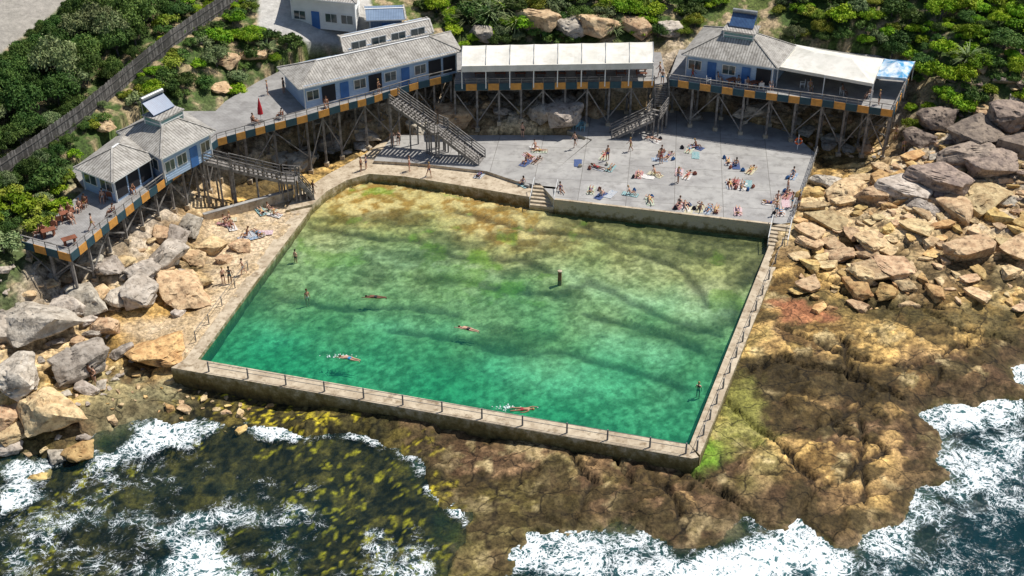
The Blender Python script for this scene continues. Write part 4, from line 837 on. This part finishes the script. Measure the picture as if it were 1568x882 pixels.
def person(kind,p,yaw=None,name=None,s=None,suit=None,sk=None):
    o=bpy.data.objects.new(name or {'supine':'sunbather','prone':'sunbather','sit':'sitting_person','sitf':'sitting_person','chair':'seated_person','swim':'swimmer'}.get(kind,'standing_person'),POSE[kind]); scene.collection.objects.link(o)
    o.location=p; o.rotation_euler=(0,0,random.uniform(0,6.28) if yaw is None else yaw); s=s or random.uniform(.98,1.1); o.scale=(s,s,s)
    for i,m in enumerate((sk or random.choice(SKN[:2]+SKN[:2]+SKN[2:]),suit or random.choice(SUI),random.choice(HAI))): o.material_slots[i].link='OBJECT'; o.material_slots[i].material=m
    return o
TWC=[((.6,.58,.55),(.5,.5,.5),0),((.12,.25,.42),(.6,.6,.6),2),((.42,.14,.16),(.5,.35,.33),2),((.18,.38,.40),(.4,.5,.5),1.5),((.6,.38,.42),(.7,.6,.6),2),((.58,.50,.28),(.6,.6,.5),2),((.06,.09,.2),(.08,.12,.25),0),((.4,.5,.38),(.6,.6,.5),1),((.5,.45,.4),(.4,.36,.33),1),((.65,.63,.6),(.6,.58,.55),0),((.62,.6,.58),(.35,.42,.5),2)]
TW=[mk('towel_%d'%i,c,d,6,.95,stripe=st,sdark=.5) for i,(c,d,st) in enumerate(TWC)]; tw_i=[0]
def towel(p,yaw,m=None):
    nx,ny=5,9; vs=[];fs=[]
    for j in range(ny):
        for i in range(nx): vs.append(((i/(nx-1)-.5)*.85+random.gauss(0,.015),(j/(ny-1)-.5)*1.75+random.gauss(0,.02),.02+.035*abs(random.gauss(0,.6))))
    for j in range(ny-1):
        for i in range(nx-1): a=j*nx+i; fs.append((a,a+1,a+nx+1,a+nx))
    me=bpy.data.meshes.new('towel'); me.from_pydata(vs,[],fs); uv=me.uv_layers.new(name='UVMap')
    for l in me.loops: uv.data[l.index].uv=(me.vertices[l.vertex_index].co.y,me.vertices[l.vertex_index].co.x)
    tw_i[0]+=7; me.materials.append(m or TW[tw_i[0]%len(TW)]); o=bpy.data.objects.new('beach_towel',me); scene.collection.objects.link(o); o.location=(p.x,p.y,p.z+.004); o.rotation_euler=(0,0,yaw)
bags=[mk('bag_%d'%i,c,None,4) for i,c in enumerate([(.02,.02,.03),(.3,.1,.07),(.05,.15,.35),(.5,.45,.35)])]
def bag(p):
    bm=bmesh.new(); bmesh.ops.create_cube(bm,size=1); bmesh.ops.bevel(bm,geom=bm.edges[:],offset=.2,segments=2,affect='EDGES')
    for v in bm.verts: v.co=Vector((v.co.x*.45*(1-.25*v.co.z),v.co.y*.26,(v.co.z+.5)*.34))
    r=bmesh.ops.create_icosphere(bm,subdivisions=2,radius=1)
    for v in r['verts']:
        a=math.atan2(v.co.z,v.co.x); v.co=Vector((math.cos(a)*(.13+.02*v.co.y),v.co.y*.02,.33+math.sin(a)*.12))
    me=bpy.data.meshes.new('bag'); bm.to_mesh(me); bm.free(); me.materials.append(random.choice(bags)); o=bpy.data.objects.new('beach_bag',me); scene.collection.objects.link(o); o.location=p; o.rotation_euler=(0,0,random.uniform(0,6))
sun_pts=[(925,240),(935,258),(915,258),(885,250),(978,268),(990,271),(1003,268),(1012,238),(1024,240),(1040,264),(1053,270),(1056,230),(1065,238),(1115,248),(1127,254),(1126,280),(1137,286),(1150,262),(1214,270),(1190,308),(1203,312),(1196,325),(995,309),(965,298),(935,298),(920,300),(1040,315),(1050,318),(1072,320),(1085,322),(1097,322),(1130,324),(1000,216),(905,292),(1145,282),(1118,284),(1066,226),(1205,300),(1180,312),(1055,322),(1010,245)]
for u,v in sun_pts:
    yaw=random.choice([-.3,-.3,2.8,1.2])+random.uniform(-.3,.3); p=S(u,v,1.3); towel(p,yaw)
    k=random.choice(['supine','prone','prone','sit','sitf','sit','supine',None]); 
    if k:
        q=p+Vector((0,0,.03)); person(k,q,yaw)
    if random.random()<.7: a=random.uniform(0,6); bag(p+Vector((math.cos(a)*.9,math.sin(a)*.9,0)))
for u,v in [(822,247),(810,240),(820,228),(826,232),(800,283),(735,268),(805,250)]:
    yaw=random.uniform(0,6); p=S(u,v,1.0 if v<280 and u!=735 else .66); towel(p,yaw); person(random.choice(['sit','prone','sitf']),p+Vector((0,0,.03)),yaw)
for u,v in [(858,293)]: person('sitf',S(u,v,1.3),.3)
for u,v in [(345,345),(355,350),(350,338),(385,362),(395,360),(405,358),(420,330),(412,325),(400,325),(378,365)]:
    p=G(u,v); p.z=max(p.z,.3)+.05; yaw=random.uniform(0,6); towel(p,yaw)
    if random.random()<.75: person(random.choice(['sit','prone','sitf']),p+Vector((0,0,.03)),yaw)
for k,u,v,z in [('stand',553,262,.65),('standf',561,259,.65),('stand',627,262,.65),('walk',657,270,.65),('standf',610,222,1.),('stand',601,222,1.),('walk',480,298,.65),('stand',1222,320,1.3),('standf',1212,318,1.3),('stand',800,210,1.),('walk',880,225,1.3),('walk',965,232,1.3),('standf',1012,250,1.3),('stand',1038,280,1.3),('stand',930,246,1.3),('walk',1188,330,1.3),('stand',1205,296,1.3)]:
    person(k,S(u,v,z))
for k,u,v in [('stand',343,436),('standf',353,436),('walk',373,422),('standf',147,590),('stand',140,585),('walk',1382,236),('stand',1370,215)]:
    p=G(u,v); person(k,p)
for k,u,v,zz,yw,su in [('swim',575,456,-.16,1.5,SUI[0]),('swim',717,505,-.16,1.2,SUI[0]),('swim',535,550,-.16,1.25,SUI[4]),('swim',800,628,-.16,-1.6,SUI[2])]: person(k,S(u,v,0)+Vector((0,0,zz)),yw,suit=su,s=1.15)
for k,u,v,zz in [('stand',470,455,-.95),('standf',1070,592,-1.25),('stand',452,392,-1.0)]: o=person(k,S(u,v,0)+Vector((0,0,zz)),name='bather')
M_sp=mk('white_water',(.8,.85,.85),(.5,.7,.65),6,.5)
for u,v in [(520,546),(777,624)]:
    bm=bmesh.new(); 
    for i in range(60):
        a=random.uniform(0,6.28);r=abs(random.gauss(0,.5)); bmesh.ops.create_icosphere(bm,subdivisions=1,radius=random.uniform(.02,.09),matrix=Matrix.Translation((math.cos(a)*r*1.6,math.sin(a)*r*.5,.02)))
    me=bpy.data.meshes.new('splash'); bm.to_mesh(me); bm.free(); me.materials.append(M_sp); o=bpy.data.objects.new('water_splash',me); scene.collection.objects.link(o); o.location=S(u,v,0)
def chair(p,yaw,m=M_wood,name='wooden_chair'):
    b=MB(); R=Matrix.Rotation(yaw,3,'Z')
    def bb(a,c,w_,h_,pt): b.beam(pt,Vector(p)+R@Vector(a),Vector(p)+R@Vector(c),w_,h_,m)
    for x in(-.24,.24):
        bb((x,-.22,0),(x,-.22,.62),.05,.05,'legs'); bb((x,.22,0),(x,.30,.95),.05,.05,'legs'); bb((x,-.25,.62),(x,.25,.62),.07,.03,'arms')
    for k in range(5): bb((-.24,-.2+.1*k,.42),(.24,-.2+.1*k,.42),.085,.03,'seat')
    for k in range(4): bb((-.24,.24+.015*k,.52+.12*k),(.24,.24+.015*k,.52+.12*k),.025,.09,'backrest')
    b.finish(name,origin=tuple(p))
for u,v in [(68,358),(84,350),(60,362),(97,333),(108,327),(122,323),(130,316),(92,342),(180,300),(192,297),(203,295),(170,305),(158,308),(110,340),(172,330),(1085,128),(1100,126),(1130,132),(1145,134),(1165,137),(1228,134),(1240,138),(1330,150),(1290,145),(1110,122),(1180,136),(390,190),(430,182),(500,165)]:
    p=S(u,v,DZ); yaw=random.choice([0,1.57,-1.57,3.14,.7])+random.uniform(-.3,.3); chair(p,yaw,M_wood if u<1000 else M_white)
    if random.random()<.75: person('chair',p+Vector((0,0,0)),yaw,s=1.0)
for u,v in [(76,362),(104,335),(108,375),(1120,130),(1155,134)]:
    p=S(u,v,DZ); b=MB(); b.box('top',(p.x,p.y,DZ+.72),(1.3,.75,.05),M_wood,.6)
    for dx in(-.45,.45): b.beam('legs',(p.x+dx*.8,p.y+dx*.55,DZ),(p.x+dx*.8,p.y+dx*.55,DZ+.7),.08,.5,M_wood)
    b.finish('wooden_table')
for k,u,v in [('walk',142,352),('stand',410,145),('standf',435,142),('stand',524,148),('walk',568,140),('standf',580,143),('stand',1014,128),('walk',1010,118),('stand',1345,160),('stand',1108,120),('walk',1060,122),('standf',1150,128),('stand',1390,110)]:
    person(k,S(u,v,DZ))
for u,v in [(882,198),(892,200),(890,193)]: chair(S(u,v,1.3),random.uniform(0,6),mk('pale_blue_plastic',(.25,.5,.6),None,1,.5),'plastic_chair')
for u,v in [(770,120),(800,118),(830,119),(860,118),(905,118),(940,118)]: person('chair',S(u,v,DZ)+Vector((0,1.2,0)),3.14,s=1)
print('done',cnt)
